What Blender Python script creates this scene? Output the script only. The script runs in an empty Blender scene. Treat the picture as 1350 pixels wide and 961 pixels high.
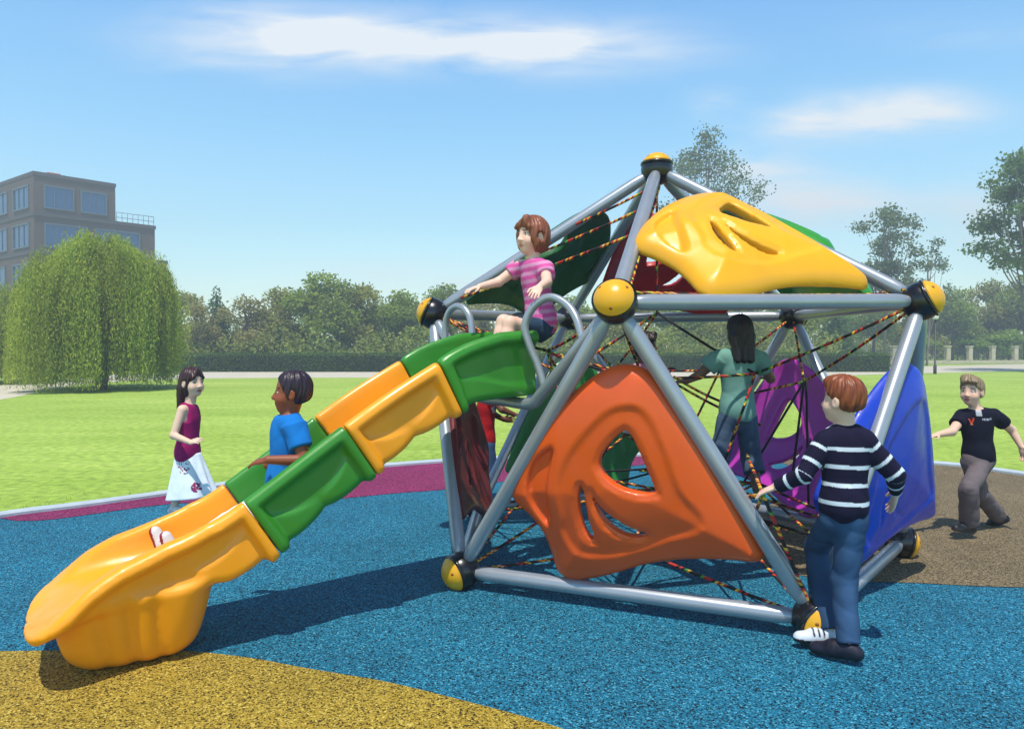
import bpy, math, numpy as np
from mathutils import Vector, Matrix
rng = np.random.default_rng(7)
S = bpy.context.scene
COL = S.collection
A3 = lambda *a: np.array(a, float)

# ------------------------------------------------------------------ camera
F, CX, CY, CAMH = 968.7, 675.0, 480.5, 1.51
PIT = -math.atan(22.3 / 968.7)
FW = A3(0, math.cos(PIT), math.sin(PIT)); RT = A3(1, 0, 0); UP = np.cross(RT, FW); CAM = A3(0, 0, CAMH)
def pt(x, y, D):                      # photo pixel + real distance -> point
    return CAM + D * (FW + (x - CX) / F * RT + (CY - y) / F * UP)
def gr(x, y, z=0.0):                  # photo pixel -> point on the ground
    d = FW + (x - CX) / F * RT + (CY - y) / F * UP
    return CAM + (z - CAMH) / d[2] * d
cd = bpy.data.cameras.new('camera'); cam = bpy.data.objects.new('camera', cd); COL.objects.link(cam)
cam.location = CAM; cam.rotation_euler = (math.pi / 2 + PIT, 0, 0)
cd.sensor_width = 36; cd.lens = F / 1350 * 36; cd.clip_end = 2000; cd.clip_start = .05
S.camera = cam

# ------------------------------------------------------------------ materials
def srgb(r, g, b):
    f = lambda c: (c / 255 / 12.92) if c <= 10 else ((c / 255 + .055) / 1.055) ** 2.4
    return (f(r), f(g), f(b), 1)
class NT:
    def __init__(s, m): s.t = m.node_tree; s.n = s.t.nodes; s.l = s.t.links
    def add(s, typ, **kw):
        n = s.n.new(typ)
        for k, v in kw.items():
            if hasattr(n, k) and not k.startswith('in_'): setattr(n, k, v)
        return n
    def link(s, a, b): s.l.new(a, b)
def mat(name, col=(.5, .5, .5, 1), rough=.5, metal=0., spec=.5, coat=0., attr=False, noise=None, bump=None, sss=0., trans=0., rvar=0.):
    """noise=(scale, amount, stretch) multiplies the colour; bump=(scale, strength, dist, stretch)"""
    m = bpy.data.materials.new(name); m.use_nodes = True; t = NT(m)
    b = t.n['Principled BSDF']
    b.inputs['Roughness'].default_value = rough; b.inputs['Metallic'].default_value = metal
    b.inputs['Specular IOR Level'].default_value = spec; b.inputs['Coat Weight'].default_value = coat
    b.inputs['Coat Roughness'].default_value = .12
    if sss:
        b.inputs['Subsurface Weight'].default_value = sss; b.inputs['Subsurface Radius'].default_value = (.012, .005, .003)
        b.inputs['Subsurface Scale'].default_value = 1
    src = None
    if attr:
        a = t.add('ShaderNodeAttribute'); a.attribute_name = 'Col'; src = a.outputs['Color']
    tc = t.add('ShaderNodeTexCoord')
    def ntex(scale, stretch, detail=4):
        mp = t.add('ShaderNodeMapping'); mp.inputs['Scale'].default_value = stretch
        t.link(tc.outputs['Object'], mp.inputs['Vector'])
        n = t.add('ShaderNodeTexNoise'); n.inputs['Scale'].default_value = scale; n.inputs['Detail'].default_value = detail
        t.link(mp.outputs[0], n.inputs['Vector']); return n
    if noise:
        n = ntex(noise[0], noise[2] if len(noise) > 2 else (1, 1, 1))
        mr = t.add('ShaderNodeMapRange'); mr.inputs[1].default_value = .25; mr.inputs[2].default_value = .75
        mr.inputs[3].default_value = 1 - noise[1]; mr.inputs[4].default_value = 1 + noise[1]
        t.link(n.outputs[0], mr.inputs[0])
        mx = t.add('ShaderNodeMix', data_type='RGBA', blend_type='MULTIPLY'); mx.inputs[0].default_value = 1
        if src: t.link(src, mx.inputs[6])
        else: mx.inputs[6].default_value = col
        t.link(mr.outputs[0], mx.inputs[7]); src = mx.outputs[2]
    if src: t.link(src, b.inputs['Base Color'])
    else: b.inputs['Base Color'].default_value = col
    if rvar:
        n = ntex(7, (1, 1, 1), 8); mr2 = t.add('ShaderNodeMapRange'); mr2.inputs[1].default_value = .4; mr2.inputs[2].default_value = .75
        mr2.inputs[3].default_value = rough - .04; mr2.inputs[4].default_value = rough + rvar; t.link(n.outputs[0], mr2.inputs[0]); t.link(mr2.outputs[0], b.inputs['Roughness'])
    if bump:
        n = ntex(bump[0], bump[3] if len(bump) > 3 else (1, 1, 1), 5)
        bp = t.add('ShaderNodeBump'); bp.inputs['Strength'].default_value = bump[1]; bp.inputs['Distance'].default_value = bump[2]
        t.link(n.outputs[0], bp.inputs['Height']); t.link(bp.outputs[0], b.inputs['Normal'])
    if trans:
        tr = t.add('ShaderNodeBsdfTranslucent'); ms = t.add('ShaderNodeMixShader'); ms.inputs[0].default_value = trans
        if src: t.link(src, tr.inputs['Color'])
        else: tr.inputs['Color'].default_value = col
        t.link(b.outputs[0], ms.inputs[1]); t.link(tr.outputs[0], ms.inputs[2])
        t.link(ms.outputs[0], t.n['Material Output'].inputs['Surface'])
    return m
def plastic(name, c, rough=.38):
    return mat(name, srgb(*c), rough, coat=.12, noise=(2.2, .10), bump=(60, .04, .002), rvar=.22)
def rubber(name, c, dark, light):
    m = bpy.data.materials.new(name); m.use_nodes = True; t = NT(m); b = t.n['Principled BSDF']
    b.inputs['Roughness'].default_value = .8; b.inputs['Specular IOR Level'].default_value = .25
    tc = t.add('ShaderNodeTexCoord'); cols = []
    v = t.add('ShaderNodeTexVoronoi'); v.inputs['Scale'].default_value = 150
    nz = t.add('ShaderNodeTexNoise'); nz.inputs['Scale'].default_value = 160; nz.inputs['Detail'].default_value = 2
    t.link(tc.outputs['Object'], nz.inputs['Vector'])
    wx = t.add('ShaderNodeMix', data_type='RGBA', blend_type='LINEAR_LIGHT'); wx.inputs[0].default_value = .006
    t.link(tc.outputs['Object'], wx.inputs[6]); t.link(nz.outputs[1], wx.inputs[7]); t.link(wx.outputs[2], v.inputs['Vector'])
    sx = t.add('ShaderNodeSeparateColor'); t.link(v.outputs['Color'], sx.inputs[0])
    r = t.add('ShaderNodeValToRGB'); r.color_ramp.interpolation = 'LINEAR'; e = r.color_ramp.elements
    e[0].position = .0; e[0].color = srgb(*dark); e[1].position = 1; e[1].color = srgb(*light)
    q = e.new(.22); q.color = srgb(*dark); q = e.new(.36); q.color = srgb(*c); q = e.new(.82); q.color = srgb(*c)
    t.link(sx.outputs[0], r.inputs[0])
    big = t.add('ShaderNodeTexNoise'); big.inputs['Scale'].default_value = 1.3; big.inputs['Detail'].default_value = 6
    t.link(tc.outputs['Object'], big.inputs['Vector'])
    mr = t.add('ShaderNodeMapRange'); mr.inputs[1].default_value = .3; mr.inputs[2].default_value = .7; mr.inputs[3].default_value = .86; mr.inputs[4].default_value = 1.12
    t.link(big.outputs[0], mr.inputs[0])
    mx = t.add('ShaderNodeMix', data_type='RGBA', blend_type='MULTIPLY'); mx.inputs[0].default_value = 1
    t.link(r.outputs[0], mx.inputs[6]); t.link(mr.outputs[0], mx.inputs[7]); t.link(mx.outputs[2], b.inputs['Base Color'])
    bp = t.add('ShaderNodeBump'); bp.inputs['Strength'].default_value = .55; bp.inputs['Distance'].default_value = .006
    t.link(v.outputs['Distance'], bp.inputs['Height']); bp.invert = True; t.link(bp.outputs[0], b.inputs['Normal'])
    return m

# ------------------------------------------------------------------ mesh helpers
def mesh_obj(name, V, Fs, mats, parent=None, smooth=True, col=None, uv=None, mi=None):
    V = np.asarray(V, np.float32); me = bpy.data.meshes.new(name)
    if isinstance(Fs, np.ndarray): Fs = [Fs]
    loops = np.concatenate([f.ravel() for f in Fs]).astype(np.int32)
    tot = np.concatenate([np.full(len(f), f.shape[1], np.int32) for f in Fs])
    st = np.concatenate([[0], np.cumsum(tot)[:-1]]).astype(np.int32)
    me.vertices.add(len(V)); me.vertices.foreach_set('co', V.ravel())
    me.loops.add(len(loops)); me.loops.foreach_set('vertex_index', loops)
    me.polygons.add(len(tot)); me.polygons.foreach_set('loop_start', st); me.polygons.foreach_set('loop_total', tot)
    for m in (mats if isinstance(mats, (list, tuple)) else [mats]): me.materials.append(m)
    if mi is not None: me.polygons.foreach_set('material_index', np.asarray(mi, np.int32))
    me.polygons.foreach_set('use_smooth', np.full(len(tot), bool(smooth)))
    if col is not None:
        c = np.ones((len(V), 4), np.float32); c[:, :3] = col
        a = me.color_attributes.new('Col', 'FLOAT_COLOR', 'POINT'); a.data.foreach_set('color', c.ravel())
    if uv is not None:
        u = me.uv_layers.new(name='UVMap'); u.data.foreach_set('uv', np.asarray(uv, np.float32)[loops].ravel())
    me.update(calc_edges=True); me.validate()
    o = bpy.data.objects.new(name, me); COL.objects.link(o)
    if parent is not None:
        o.parent = parent; o.matrix_parent_inverse = parent.matrix_basis.inverted()
    return o
def empty(name, loc, label=None, cat=None, group=None, parent=None):
    o = bpy.data.objects.new(name, None); COL.objects.link(o); o.location = loc; o.empty_display_size = .2
    if label: o['label'] = label
    if cat: o['category'] = cat
    if group: o['group'] = group
    if parent is not None: o.parent = parent; o.matrix_parent_inverse = parent.matrix_basis.inverted()
    return o
def tag(o, label, cat, group=None):
    o['label'] = label; o['category'] = cat
    if group: o['group'] = group
    return o
def struct(o): o['kind'] = 'structure'; return o
class MB:
    def __init__(s): s.V = []; s.Q = []; s.T = []; s.n = 0; s.uv = []
    def add(s, V, Q=None, T=None, uv=None):
        V = np.asarray(V, float)
        if Q is not None and len(Q): s.Q.append(np.asarray(Q, int) + s.n)
        if T is not None and len(T): s.T.append(np.asarray(T, int) + s.n)
        s.V.append(V); s.uv.append(np.zeros((len(V), 2)) if uv is None else uv); s.n += len(V); return s
    def box(s, c, h, R=None, bev=0.0):
        c = np.asarray(c, float); h = np.asarray(h, float)
        R = np.eye(3) if R is None else np.asarray(R)
        if bev <= 0:
            v = np.array([[x, y, z] for x in (-1, 1) for y in (-1, 1) for z in (-1, 1)]) * h
            q = [(0, 1, 3, 2), (4, 6, 7, 5), (0, 4, 5, 1), (2, 3, 7, 6), (0, 2, 6, 4), (1, 5, 7, 3)]
            return s.add(v @ R.T + c, q)
        # bevelled: octagonal cross-section extruded in z
        bx = min(bev, h[0] * .49, h[1] * .49)
        o = np.array([[h[0], h[1] - bx], [h[0] - bx, h[1]], [-h[0] + bx, h[1]], [-h[0], h[1] - bx], [-h[0], -h[1] + bx], [-h[0] + bx, -h[1]], [h[0] - bx, -h[1]], [h[0], -h[1] + bx]])
        bz = min(bev, h[2] * .49); sc = A3(1 - bx / h[0], 1 - bx / h[1])
        rings = [np.c_[o * sc, np.full(8, -h[2])], np.c_[o, np.full(8, -h[2] + bz)], np.c_[o, np.full(8, h[2] - bz)], np.c_[o * sc, np.full(8, h[2])]]
        V = np.concatenate(rings); q = []
        for r in range(3):
            for i in range(8): q.append((r * 8 + i, r * 8 + (i + 1) % 8, r * 8 + 8 + (i + 1) % 8, r * 8 + 8 + i))
        for b, fl in ((0, 1), (24, 0)):
            for a in ((0, 1, 2, 3), (0, 3, 4, 7), (4, 5, 6, 7)):
                a = [b + k for k in a]; q.append(tuple(a[::-1]) if fl else tuple(a))
        return s.add(V @ R.T + c, q)
    def tube(s, P, R, n=12, closed=False, cap=True):
        P = np.asarray(P, float); m = len(P); R = np.full(m, R) if np.isscalar(R) else np.asarray(R, float)
        if closed: T = np.roll(P, -1, 0) - np.roll(P, 1, 0)
        else: T = np.gradient(P, axis=0)
        T /= np.linalg.norm(T, axis=1)[:, None] + 1e-12
        N = np.cross(T[0], (0, 0, 1) if abs(T[0][2]) < .9 else (1, 0, 0)); N /= np.linalg.norm(N); fr = []
        for i in range(m):
            N = N - (N @ T[i]) * T[i]; N /= np.linalg.norm(N); fr.append(N.copy())
        fr = np.array(fr); B = np.cross(T, fr); a = np.linspace(0, 2 * math.pi, n, endpoint=False)
        V = P[:, None] + R[:, None, None] * (np.cos(a)[None, :, None] * fr[:, None] + np.sin(a)[None, :, None] * B[:, None])
        L = np.concatenate([[0], np.cumsum(np.linalg.norm(np.diff(P, axis=0), axis=1))])
        uv = np.stack([np.repeat(L, n), np.tile(a / (2 * math.pi), m)], 1)
        V = V.reshape(-1, 3); q = []; k = m if closed else m - 1
        for i in range(k):
            for j in range(n):
                i2 = (i + 1) % m; q.append((i * n + j, i * n + (j + 1) % n, i2 * n + (j + 1) % n, i2 * n + j))
        t = []
        if cap and not closed:
            V = np.concatenate([V, P[[0]], P[[-1]]]); c0, c1 = m * n, m * n + 1
            uv = np.concatenate([uv, [[0, 0]], [[L[-1], 0]]])
            for j in range(n):
                t.append((c0, (j + 1) % n, j)); t.append((c1, (m - 1) * n + j, (m - 1) * n + (j + 1) % n))
        return s.add(V, q, t, uv)
    def ball(s, c, r, n=16, m=10, z0=-1., z1=1., R=None):
        """sphere zone between polar cosines z0..z1, axis R[:,2]"""
        r = np.asarray(r, float) * np.ones(3); R = np.eye(3) if R is None else R
        th = np.linspace(math.acos(z1), math.acos(z0), m + 1); a = np.linspace(0, 2 * math.pi, n, endpoint=False)
        V = np.stack([np.sin(th)[:, None] * np.cos(a), np.sin(th)[:, None] * np.sin(a), np.cos(th)[:, None] * np.ones(n)], -1).reshape(-1, 3) * r
        q = [(i * n + j, (i + 1) * n + j, (i + 1) * n + (j + 1) % n, i * n + (j + 1) % n) for i in range(m) for j in range(n)]
        return s.add(V @ R.T + c, q)
    def build(s, name, mats, parent=None, smooth=True, uv=False):
        Fs = []
        if s.Q: Fs.append(np.concatenate(s.Q))
        if s.T: Fs.append(np.concatenate(s.T))
        return mesh_obj(name, np.concatenate(s.V), Fs, mats, parent, smooth, uv=np.concatenate(s.uv) if uv else None)
def unit(v): v = np.asarray(v, float); return v / (np.linalg.norm(v) + 1e-12)
def frame(z, hint=(0, 0, 1)):
    z = unit(z); x = np.cross(hint, z)
    if np.linalg.norm(x) < 1e-3: x = np.cross((0, 1, 0), z)
    x = unit(x); return np.stack([x, np.cross(z, x), z], 1)
def spline(P, n=8, closed=False):
    P = np.asarray(P, float); m = len(P); out = []
    idx = range(m) if closed else range(m - 1)
    for i in idx:
        g = (lambda k: P[k % m]) if closed else (lambda k: P[min(max(k, 0), m - 1)])
        p0, p1, p2, p3 = g(i - 1), g(i), g(i + 1), g(i + 2)
        for t in np.linspace(0, 1, n, endpoint=False):
            out.append(.5 * ((2 * p1) + (-p0 + p2) * t + (2 * p0 - 5 * p1 + 4 * p2 - p3) * t * t + (-p0 + 3 * p1 - 3 * p2 + p3) * t ** 3))
    if not closed: out.append(P[-1])
    return np.array(out)

# ------------------------------------------------------------------ signed-distance modelling
def surface_nets(f, lo, h):
    s = f < 0
    c = [s[i:s.shape[0] - 1 + i, j:s.shape[1] - 1 + j, k:s.shape[2] - 1 + k] for i in (0, 1) for j in (0, 1) for k in (0, 1)]
    anyv = c[0].copy(); allv = c[0].copy()
    for q in c[1:]: anyv |= q; allv &= q
    idx = np.argwhere(anyv & ~allv)
    im = np.full(anyv.shape, -1, np.int32); im[tuple(idx.T)] = np.arange(len(idx))
    off = np.array([(i, j, k) for i in (0, 1) for j in (0, 1) for k in (0, 1)])
    val = np.stack([f[tuple((idx + o).T)] for o in off], 1)
    acc = np.zeros((len(idx), 3)); cnt = np.zeros(len(idx))
    for a in range(8):
        for b in range(a + 1, 8):
            if np.abs(off[a] - off[b]).sum() != 1: continue
            va, vb = val[:, a], val[:, b]; m = (va < 0) != (vb < 0)
            t = np.where(m, va / np.where(m, va - vb, 1), 0)
            acc += np.where(m[:, None], off[a] + t[:, None] * (off[b] - off[a]), 0); cnt += m
    V = lo + h * (idx + acc / cnt[:, None])
    quads = []
    for ax in range(3):
        o1, o2 = [(1, 2), (2, 0), (0, 1)][ax]
        sl0 = [slice(None)] * 3; sl1 = [slice(None)] * 3; sl0[ax] = slice(0, -1); sl1[ax] = slice(1, None)
        A, B = s[tuple(sl0)], s[tuple(sl1)]
        e = np.argwhere(A != B); e = e[(e[:, o1] > 0) & (e[:, o2] > 0) & (e[:, o1] < s.shape[o1] - 1) & (e[:, o2] < s.shape[o2] - 1)]
        d1 = np.zeros(3, int); d1[o1] = 1; d2 = np.zeros(3, int); d2[o2] = 1
        q = np.stack([im[tuple((e - d1 - d2).T)], im[tuple((e - d2).T)], im[tuple(e.T)], im[tuple((e - d1).T)]], 1)
        inside = A[tuple(e.T)]; q[~inside] = q[~inside][:, ::-1]; quads.append(q)
    Q = np.concatenate(quads); Q = Q[(Q >= 0).all(1)]
    return V, Q
def smin(a, b, k):
    if k <= 1e-6: return np.minimum(a, b)
    h = np.clip(.5 + .5 * (b - a) / k, 0, 1); return b + (a - b) * h - k * h * (1 - h)
def smax(a, b, k): return -smin(-a, -b, k)
def sstep(a, b, x): t = np.clip((x - a) / (b - a), 0, 1); return t * t * (3 - 2 * t)
class Field:
    def __init__(s, lo, hi, h):
        s.lo = np.asarray(lo, float); s.h = h; s.n = np.ceil((np.asarray(hi) - s.lo) / h).astype(int) + 1
        s.f = np.full(s.n, .08, np.float32)
        s.ax = [(s.lo[i] + h * np.arange(s.n[i])).astype(np.float32) for i in range(3)]
    def region(s, lo, hi):
        a = np.clip(np.floor((np.asarray(lo) - s.lo) / s.h).astype(int), 0, s.n - 1)
        b = np.clip(np.ceil((np.asarray(hi) - s.lo) / s.h).astype(int) + 1, 1, s.n)
        sl = tuple(slice(a[i], b[i]) for i in range(3))
        return sl, s.ax[0][sl[0]][:, None, None], s.ax[1][sl[1]][None, :, None], s.ax[2][sl[2]][None, None, :]
    def put(s, sl, d, k, mode):
        if d.size == 0: return
        s.f[sl] = smin(s.f[sl], d, k) if mode == 'u' else (smax(s.f[sl], -d, k) if mode == 's' else smax(s.f[sl], d, k))
    def cap(s, a, b, ra, rb, k=.01, mode='u', flat=None):
        a = np.asarray(a, float); b = np.asarray(b, float); m = max(ra, rb) + 2 * k + .02
        sl, X, Y, Z = s.region(np.minimum(a, b) - m, np.maximum(a, b) + m)
        ab = b - a; L = ab @ ab + 1e-12
        t = np.clip(((X - a[0]) * ab[0] + (Y - a[1]) * ab[1] + (Z - a[2]) * ab[2]) / L, 0, 1)
        dx, dy, dz = X - a[0] - t * ab[0], Y - a[1] - t * ab[1], Z - a[2] - t * ab[2]
        if flat is not None:           # (direction, factor): squash along a direction
            u, q = flat; w = (dx * u[0] + dy * u[1] + dz * u[2]) * (q - 1)
            dx, dy, dz = dx + w * u[0], dy + w * u[1], dz + w * u[2]
        d = np.sqrt(dx * dx + dy * dy + dz * dz) - (ra + (rb - ra) * t)
        s.put(sl, d, k, mode); return s
    def ell(s, c, r, R=None, k=.01, mode='u'):
        c = np.asarray(c, float); r = np.asarray(r, float) * np.ones(3); R = np.eye(3) if R is None else R
        m = r.max() + 2 * k + .02
        sl, X, Y, Z = s.region(c - m, c + m); X, Y, Z = X - c[0], Y - c[1], Z - c[2]
        q = [(X * R[0, i] + Y * R[1, i] + Z * R[2, i]) for i in range(3)]
        k0 = np.sqrt(sum((q[i] / r[i]) ** 2 for i in range(3))); k1 = np.sqrt(sum((q[i] / r[i] ** 2) ** 2 for i in range(3))) + 1e-9
        s.put(sl, k0 * (k0 - 1) / k1, k, mode); return s
    def half(s, c, n, k=.01, lo=None, hi=None):   # remove the side n points to
        n = unit(n); sl, X, Y, Z = s.region(s.lo - 1 if lo is None else lo, s.lo + 99 if hi is None else hi)
        d = (X - c[0]) * n[0] + (Y - c[1]) * n[1] + (Z - c[2]) * n[2]
        s.put(sl, d, k, 'i'); return s
    def folds(s, amp, fr, seed=0):
        r = np.random.default_rng(seed); X, Y, Z = s.ax[0][:, None, None], s.ax[1][None, :, None], s.ax[2][None, None, :]
        for i in range(4):
            w = r.normal(size=3) * fr * (1 + .5 * i); w[2] *= 1.3; p = r.uniform(0, 6.28)
            s.f += np.float32(1.5 * amp / (1 + .4 * i)) * (lambda q: .55 - np.abs(q) ** .8)(np.sin(.5 * (X * w[0] + Y * w[1] + Z * w[2] + p + 1.2 * np.sin(Z * fr * .7 + X * fr * .5)))).astype(np.float32)
        return s
    def mesh(s): return surface_nets(s.f, s.lo, s.h)

# ------------------------------------------------------------------ world, sun
SUNT = unit((0.06, 0.36, -1.0))           # direction the light travels
el = math.asin(-SUNT[2]); rot = math.atan2(-SUNT[0], -SUNT[1])
sl_ = bpy.data.lights.new('sun', 'SUN'); sl_.energy = 5.0; sl_.angle = math.radians(.6); sl_.color = (1, .95, .87)
so = bpy.data.objects.new('sun', sl_); COL.objects.link(so); so.location = (0, 0, 20)
so.rotation_euler = Vector(SUNT).to_track_quat('-Z', 'Y').to_euler()
w = bpy.data.worlds.new('World'); S.world = w; w.use_nodes = True; t = NT(w)
bg = t.n['Background']; bg.inputs['Strength'].default_value = .128
sky = t.add('ShaderNodeTexSky'); sky.sky_type = 'NISHITA'; sky.sun_disc = False
sky.sun_elevation = el; sky.sun_rotation = rot; sky.air_density = 1.0; sky.dust_density = .6; sky.ozone_density = 1.5
tc = t.add('ShaderNodeTexCoord'); sp = t.add('ShaderNodeSeparateXYZ'); t.link(tc.outputs['Generated'], sp.inputs[0])
def mth(op, a, b=None, clamp=False):
    n = t.add('ShaderNodeMath'); n.operation = op; n.use_clamp = clamp
    for i, v in enumerate((a, b)):
        if v is None: continue
        if isinstance(v, (int, float)): n.inputs[i].default_value = v
        else: t.link(v, n.inputs[i])
    return n.outputs[0]
yy = mth('MAXIMUM', sp.outputs[1], .05); U_ = mth('DIVIDE', sp.outputs[0], yy); V_ = mth('DIVIDE', sp.outputs[2], yy)
cv = t.add('ShaderNodeCombineXYZ'); t.link(mth('MULTIPLY', U_, 1.0), cv.inputs[0]); t.link(mth('MULTIPLY', V_, 4.2), cv.inputs[1])
nz = t.add('ShaderNodeTexNoise'); nz.inputs['Scale'].default_value = 5.5; nz.inputs['Detail'].default_value = 7; nz.inputs['Roughness'].default_value = .52
nz.inputs['Distortion'].default_value = .4
t.link(cv.outputs[0], nz.inputs['Vector'])
tot = None
for (px, py, su, sv, am) in [(390, 54, .16, .034, .9), (730, 66, .16, .030, 1.15), (520, 62, .24, .036, .7), (1185, 150, .10, .028, 1.3), (1060, 165, .07, .024, .9),
                             (945, 140, .035, .018, 1.0), (1080, 278, .10, .04, 1.2), (985, 225, .07, .03, .9), (330, 15, .07, .02, .4), (560, 372, .25, .03, .5), (1290, 290, .10, .05, .6), (1280, 50, .12, .02, .2)]:
    a = mth('DIVIDE', mth('SUBTRACT', U_, (px - CX) / F), su); b = mth('DIVIDE', mth('SUBTRACT', V_, (458.2 - py) / F), sv)
    g = mth('MULTIPLY', mth('EXPONENT', mth('MULTIPLY', mth('ADD', mth('MULTIPLY', a, a), mth('MULTIPLY', b, b)), -1.)), am)
    tot = g if tot is None else mth('ADD', tot, g)
cl = mth('MULTIPLY', tot, mth('MULTIPLY', mth('SUBTRACT', nz.outputs[0], .26), 3.2), True)
cl = mth('MULTIPLY', cl, .85)
mx = t.add('ShaderNodeMix', data_type='RGBA'); t.link(cl, mx.inputs[0]); tn = t.add('ShaderNodeMix', data_type='RGBA', blend_type='MULTIPLY'); tn.inputs[0].default_value = 1; t.link(sky.outputs[0], tn.inputs[6]); rr = t.add('ShaderNodeValToRGB'); ee = rr.color_ramp.elements
for i_, (z_, c_) in enumerate([(0, (.60, .60, .55)), (.14, (.60, .70, .60)), (.30, (.45, .67, .66)), (.44, (.40, .64, .72)), (.60, (.17, .25, .33)), (1, (.10, .15, .21))]):
    q_ = ee[i_] if i_ < 2 else ee.new(z_)
    q_.position = z_; q_.color = (*c_, 1)
t.link(sp.outputs[2], rr.inputs[0]); ts = t.add('ShaderNodeMix', data_type='RGBA', blend_type='MULTIPLY'); ts.inputs[0].default_value = 1; ts.inputs[7].default_value = (3, 3, 3, 1); t.link(rr.outputs[0], ts.inputs[6]); ts.clamp_result = False
t.link(ts.outputs[2], tn.inputs[7]); t.link(tn.outputs[2], mx.inputs[6]); mx.inputs[7].default_value = (8.2, 8.3, 8.2, 1)
SKYMIX = mx
t.link(mx.outputs[2], bg.inputs['Color'])
S.view_settings.view_transform = 'Standard'; S.view_settings.look = 'None'; S.view_settings.exposure = 0; S.view_settings.gamma = 1
S.render.engine = 'CYCLES'; S.cycles.max_bounces = 6; S.cycles.transparent_max_bounces = 8

# ------------------------------------------------------------------ ground
def flat_poly(name, P, z, m):
    """filled polygon sheet"""
    P = np.asarray(P, float)[:, :2]
    from mathutils.geometry import tessellate_polygon
    tri = tessellate_polygon([[Vector((x, y, 0)) for x, y in P]])
    T = np.array(tri, int)
    a = P[T[:, 0]]; b = P[T[:, 1]]; c = P[T[:, 2]]
    fl = ((b - a)[:, 0] * (c - a)[:, 1] - (b - a)[:, 1] * (c - a)[:, 0]) < 0
    T[fl] = T[fl][:, ::-1]
    return struct(mesh_obj(name, np.c_[P, np.full(len(P), z)], T, m, smooth=False))
def lawn_mat():
    m = bpy.data.materials.new('lawn'); m.use_nodes = True; t = NT(m); b = t.n['Principled BSDF']
    b.inputs['Roughness'].default_value = .85; b.inputs['Specular IOR Level'].default_value = .2
    tc = t.add('ShaderNodeTexCoord')
    def n_(sc, det, st=(1, 1, 1)):
        mp = t.add('ShaderNodeMapping'); mp.inputs['Scale'].default_value = st; t.link(tc.outputs['Object'], mp.inputs[0])
        n = t.add('ShaderNodeTexNoise'); n.inputs['Scale'].default_value = sc; n.inputs['Detail'].default_value = det; t.link(mp.outputs[0], n.inputs['Vector']); return n
    a = n_(.12, 5, (1, 2.2, 1)); f = n_(9, 8); g = n_(1.1, 5, (.5, 1.6, 1))
    r = t.add('ShaderNodeValToRGB'); e = r.color_ramp.elements
    e[0].position = .3; e[0].color = srgb(134, 164, 56); e[1].position = .7; e[1].color = srgb(176, 198, 94)
    ad = t.add('ShaderNodeMath'); ad.operation = 'MULTIPLY_ADD'; t.link(g.outputs[0], ad.inputs[0]); ad.inputs[1].default_value = .4
    h = t.add('ShaderNodeMath'); h.operation = 'MULTIPLY'; t.link(a.outputs[0], h.inputs[0]); h.inputs[1].default_value = .6; t.link(h.outputs[0], ad.inputs[2])
    t.link(ad.outputs[0], r.inputs[0])
    mr = t.add('ShaderNodeMapRange'); mr.inputs[1].default_value = .25; mr.inputs[2].default_value = .75; mr.inputs[3].default_value = .62; mr.inputs[4].default_value = 1.3
    t.link(f.outputs[0], mr.inputs[0])
    mx = t.add('ShaderNodeMix', data_type='RGBA', blend_type='MULTIPLY'); mx.inputs[0].default_value = 1
    t.link(r.outputs[0], mx.inputs[6]); t.link(mr.outputs[0], mx.inputs[7]); t.link(mx.outputs[2], b.inputs['Base Color'])
    bp = t.add('ShaderNodeBump'); bp.inputs['Strength'].default_value = .5; bp.inputs['Distance'].default_value = .03
    fb = n_(45, 6); t.link(fb.outputs[0], bp.inputs['Height']); t.link(bp.outputs[0], b.inputs['Normal'])
    return m
M_lawn = lawn_mat()
s_ = 500; struct(mesh_obj('lawn', [(-s_, -60, 0), (s_, -60, 0), (s_, 900, 0), (-s_, 900, 0)], np.array([[0, 1, 2, 3]]), M_lawn, smooth=False))
M_path = mat('pale_paving', srgb(198, 190, 170), .85, noise=(1.5, .12), bump=(30, .2, .01))
near = [(-420, 560), (-120, 540), (0, 527), (60, 515), (110, 507), (215, 500), (420, 498), (700, 498), (1000, 498), (1180, 493), (1350, 489), (1600, 484)]
far = [(1600, 476), (1350, 480), (1150, 485), (1000, 490), (420, 490), (215, 491), (110, 497), (60, 503), (0, 508), (-120, 515), (-420, 525)]
flat_poly('path', spline([gr(*p) for p in near], 5).tolist() + spline([gr(*p) for p in far], 5).tolist(), .004, M_path)
# rubber safety surface
blob = [gr(*p)[:2] for p in [(-160, 718), (0, 685), (110, 670.5), (220, 655), (340, 637), (450, 623), (580, 612), (700, 606), (850, 603), (1050, 605), (1230, 614), (1350, 629)]]
blob += [(6.9, 6.6), (6.7, 4.2), (5.6, 2.0), (3.6, .3), (.5, -.8), (-2.5, -.4), (-4.6, 1.2), (-6.2, 3.2), (-6.4, 4.9)]
BL = spline(blob, 8, True)
flat_poly('blue_rubber_surface', BL, .012, rubber('blue_rubber', (22, 108, 138), (2, 24, 38), (90, 176, 200)))
def clip_in(P, d=.02):               # pull points just inside the kerb
    c = BL.mean(0); return [p + unit(c - p) * d for p in P]
nblob = 8
mag = spline([gr(*p)[:2] for p in [(20, 688.5), (75, 686), (225, 666), (330, 664), (435, 660), (520, 652), (585, 647), (650, 638), (760, 624), (860, 613), (960, 606.5)]], 4)
kb = BL[nblob * 1:nblob * 9 + 5][::-1]
flat_poly('magenta_rubber_surface', np.concatenate([mag, kb]), .016, rubber('magenta_rubber', (136, 34, 88), (60, 12, 40), (190, 92, 136)))
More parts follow.
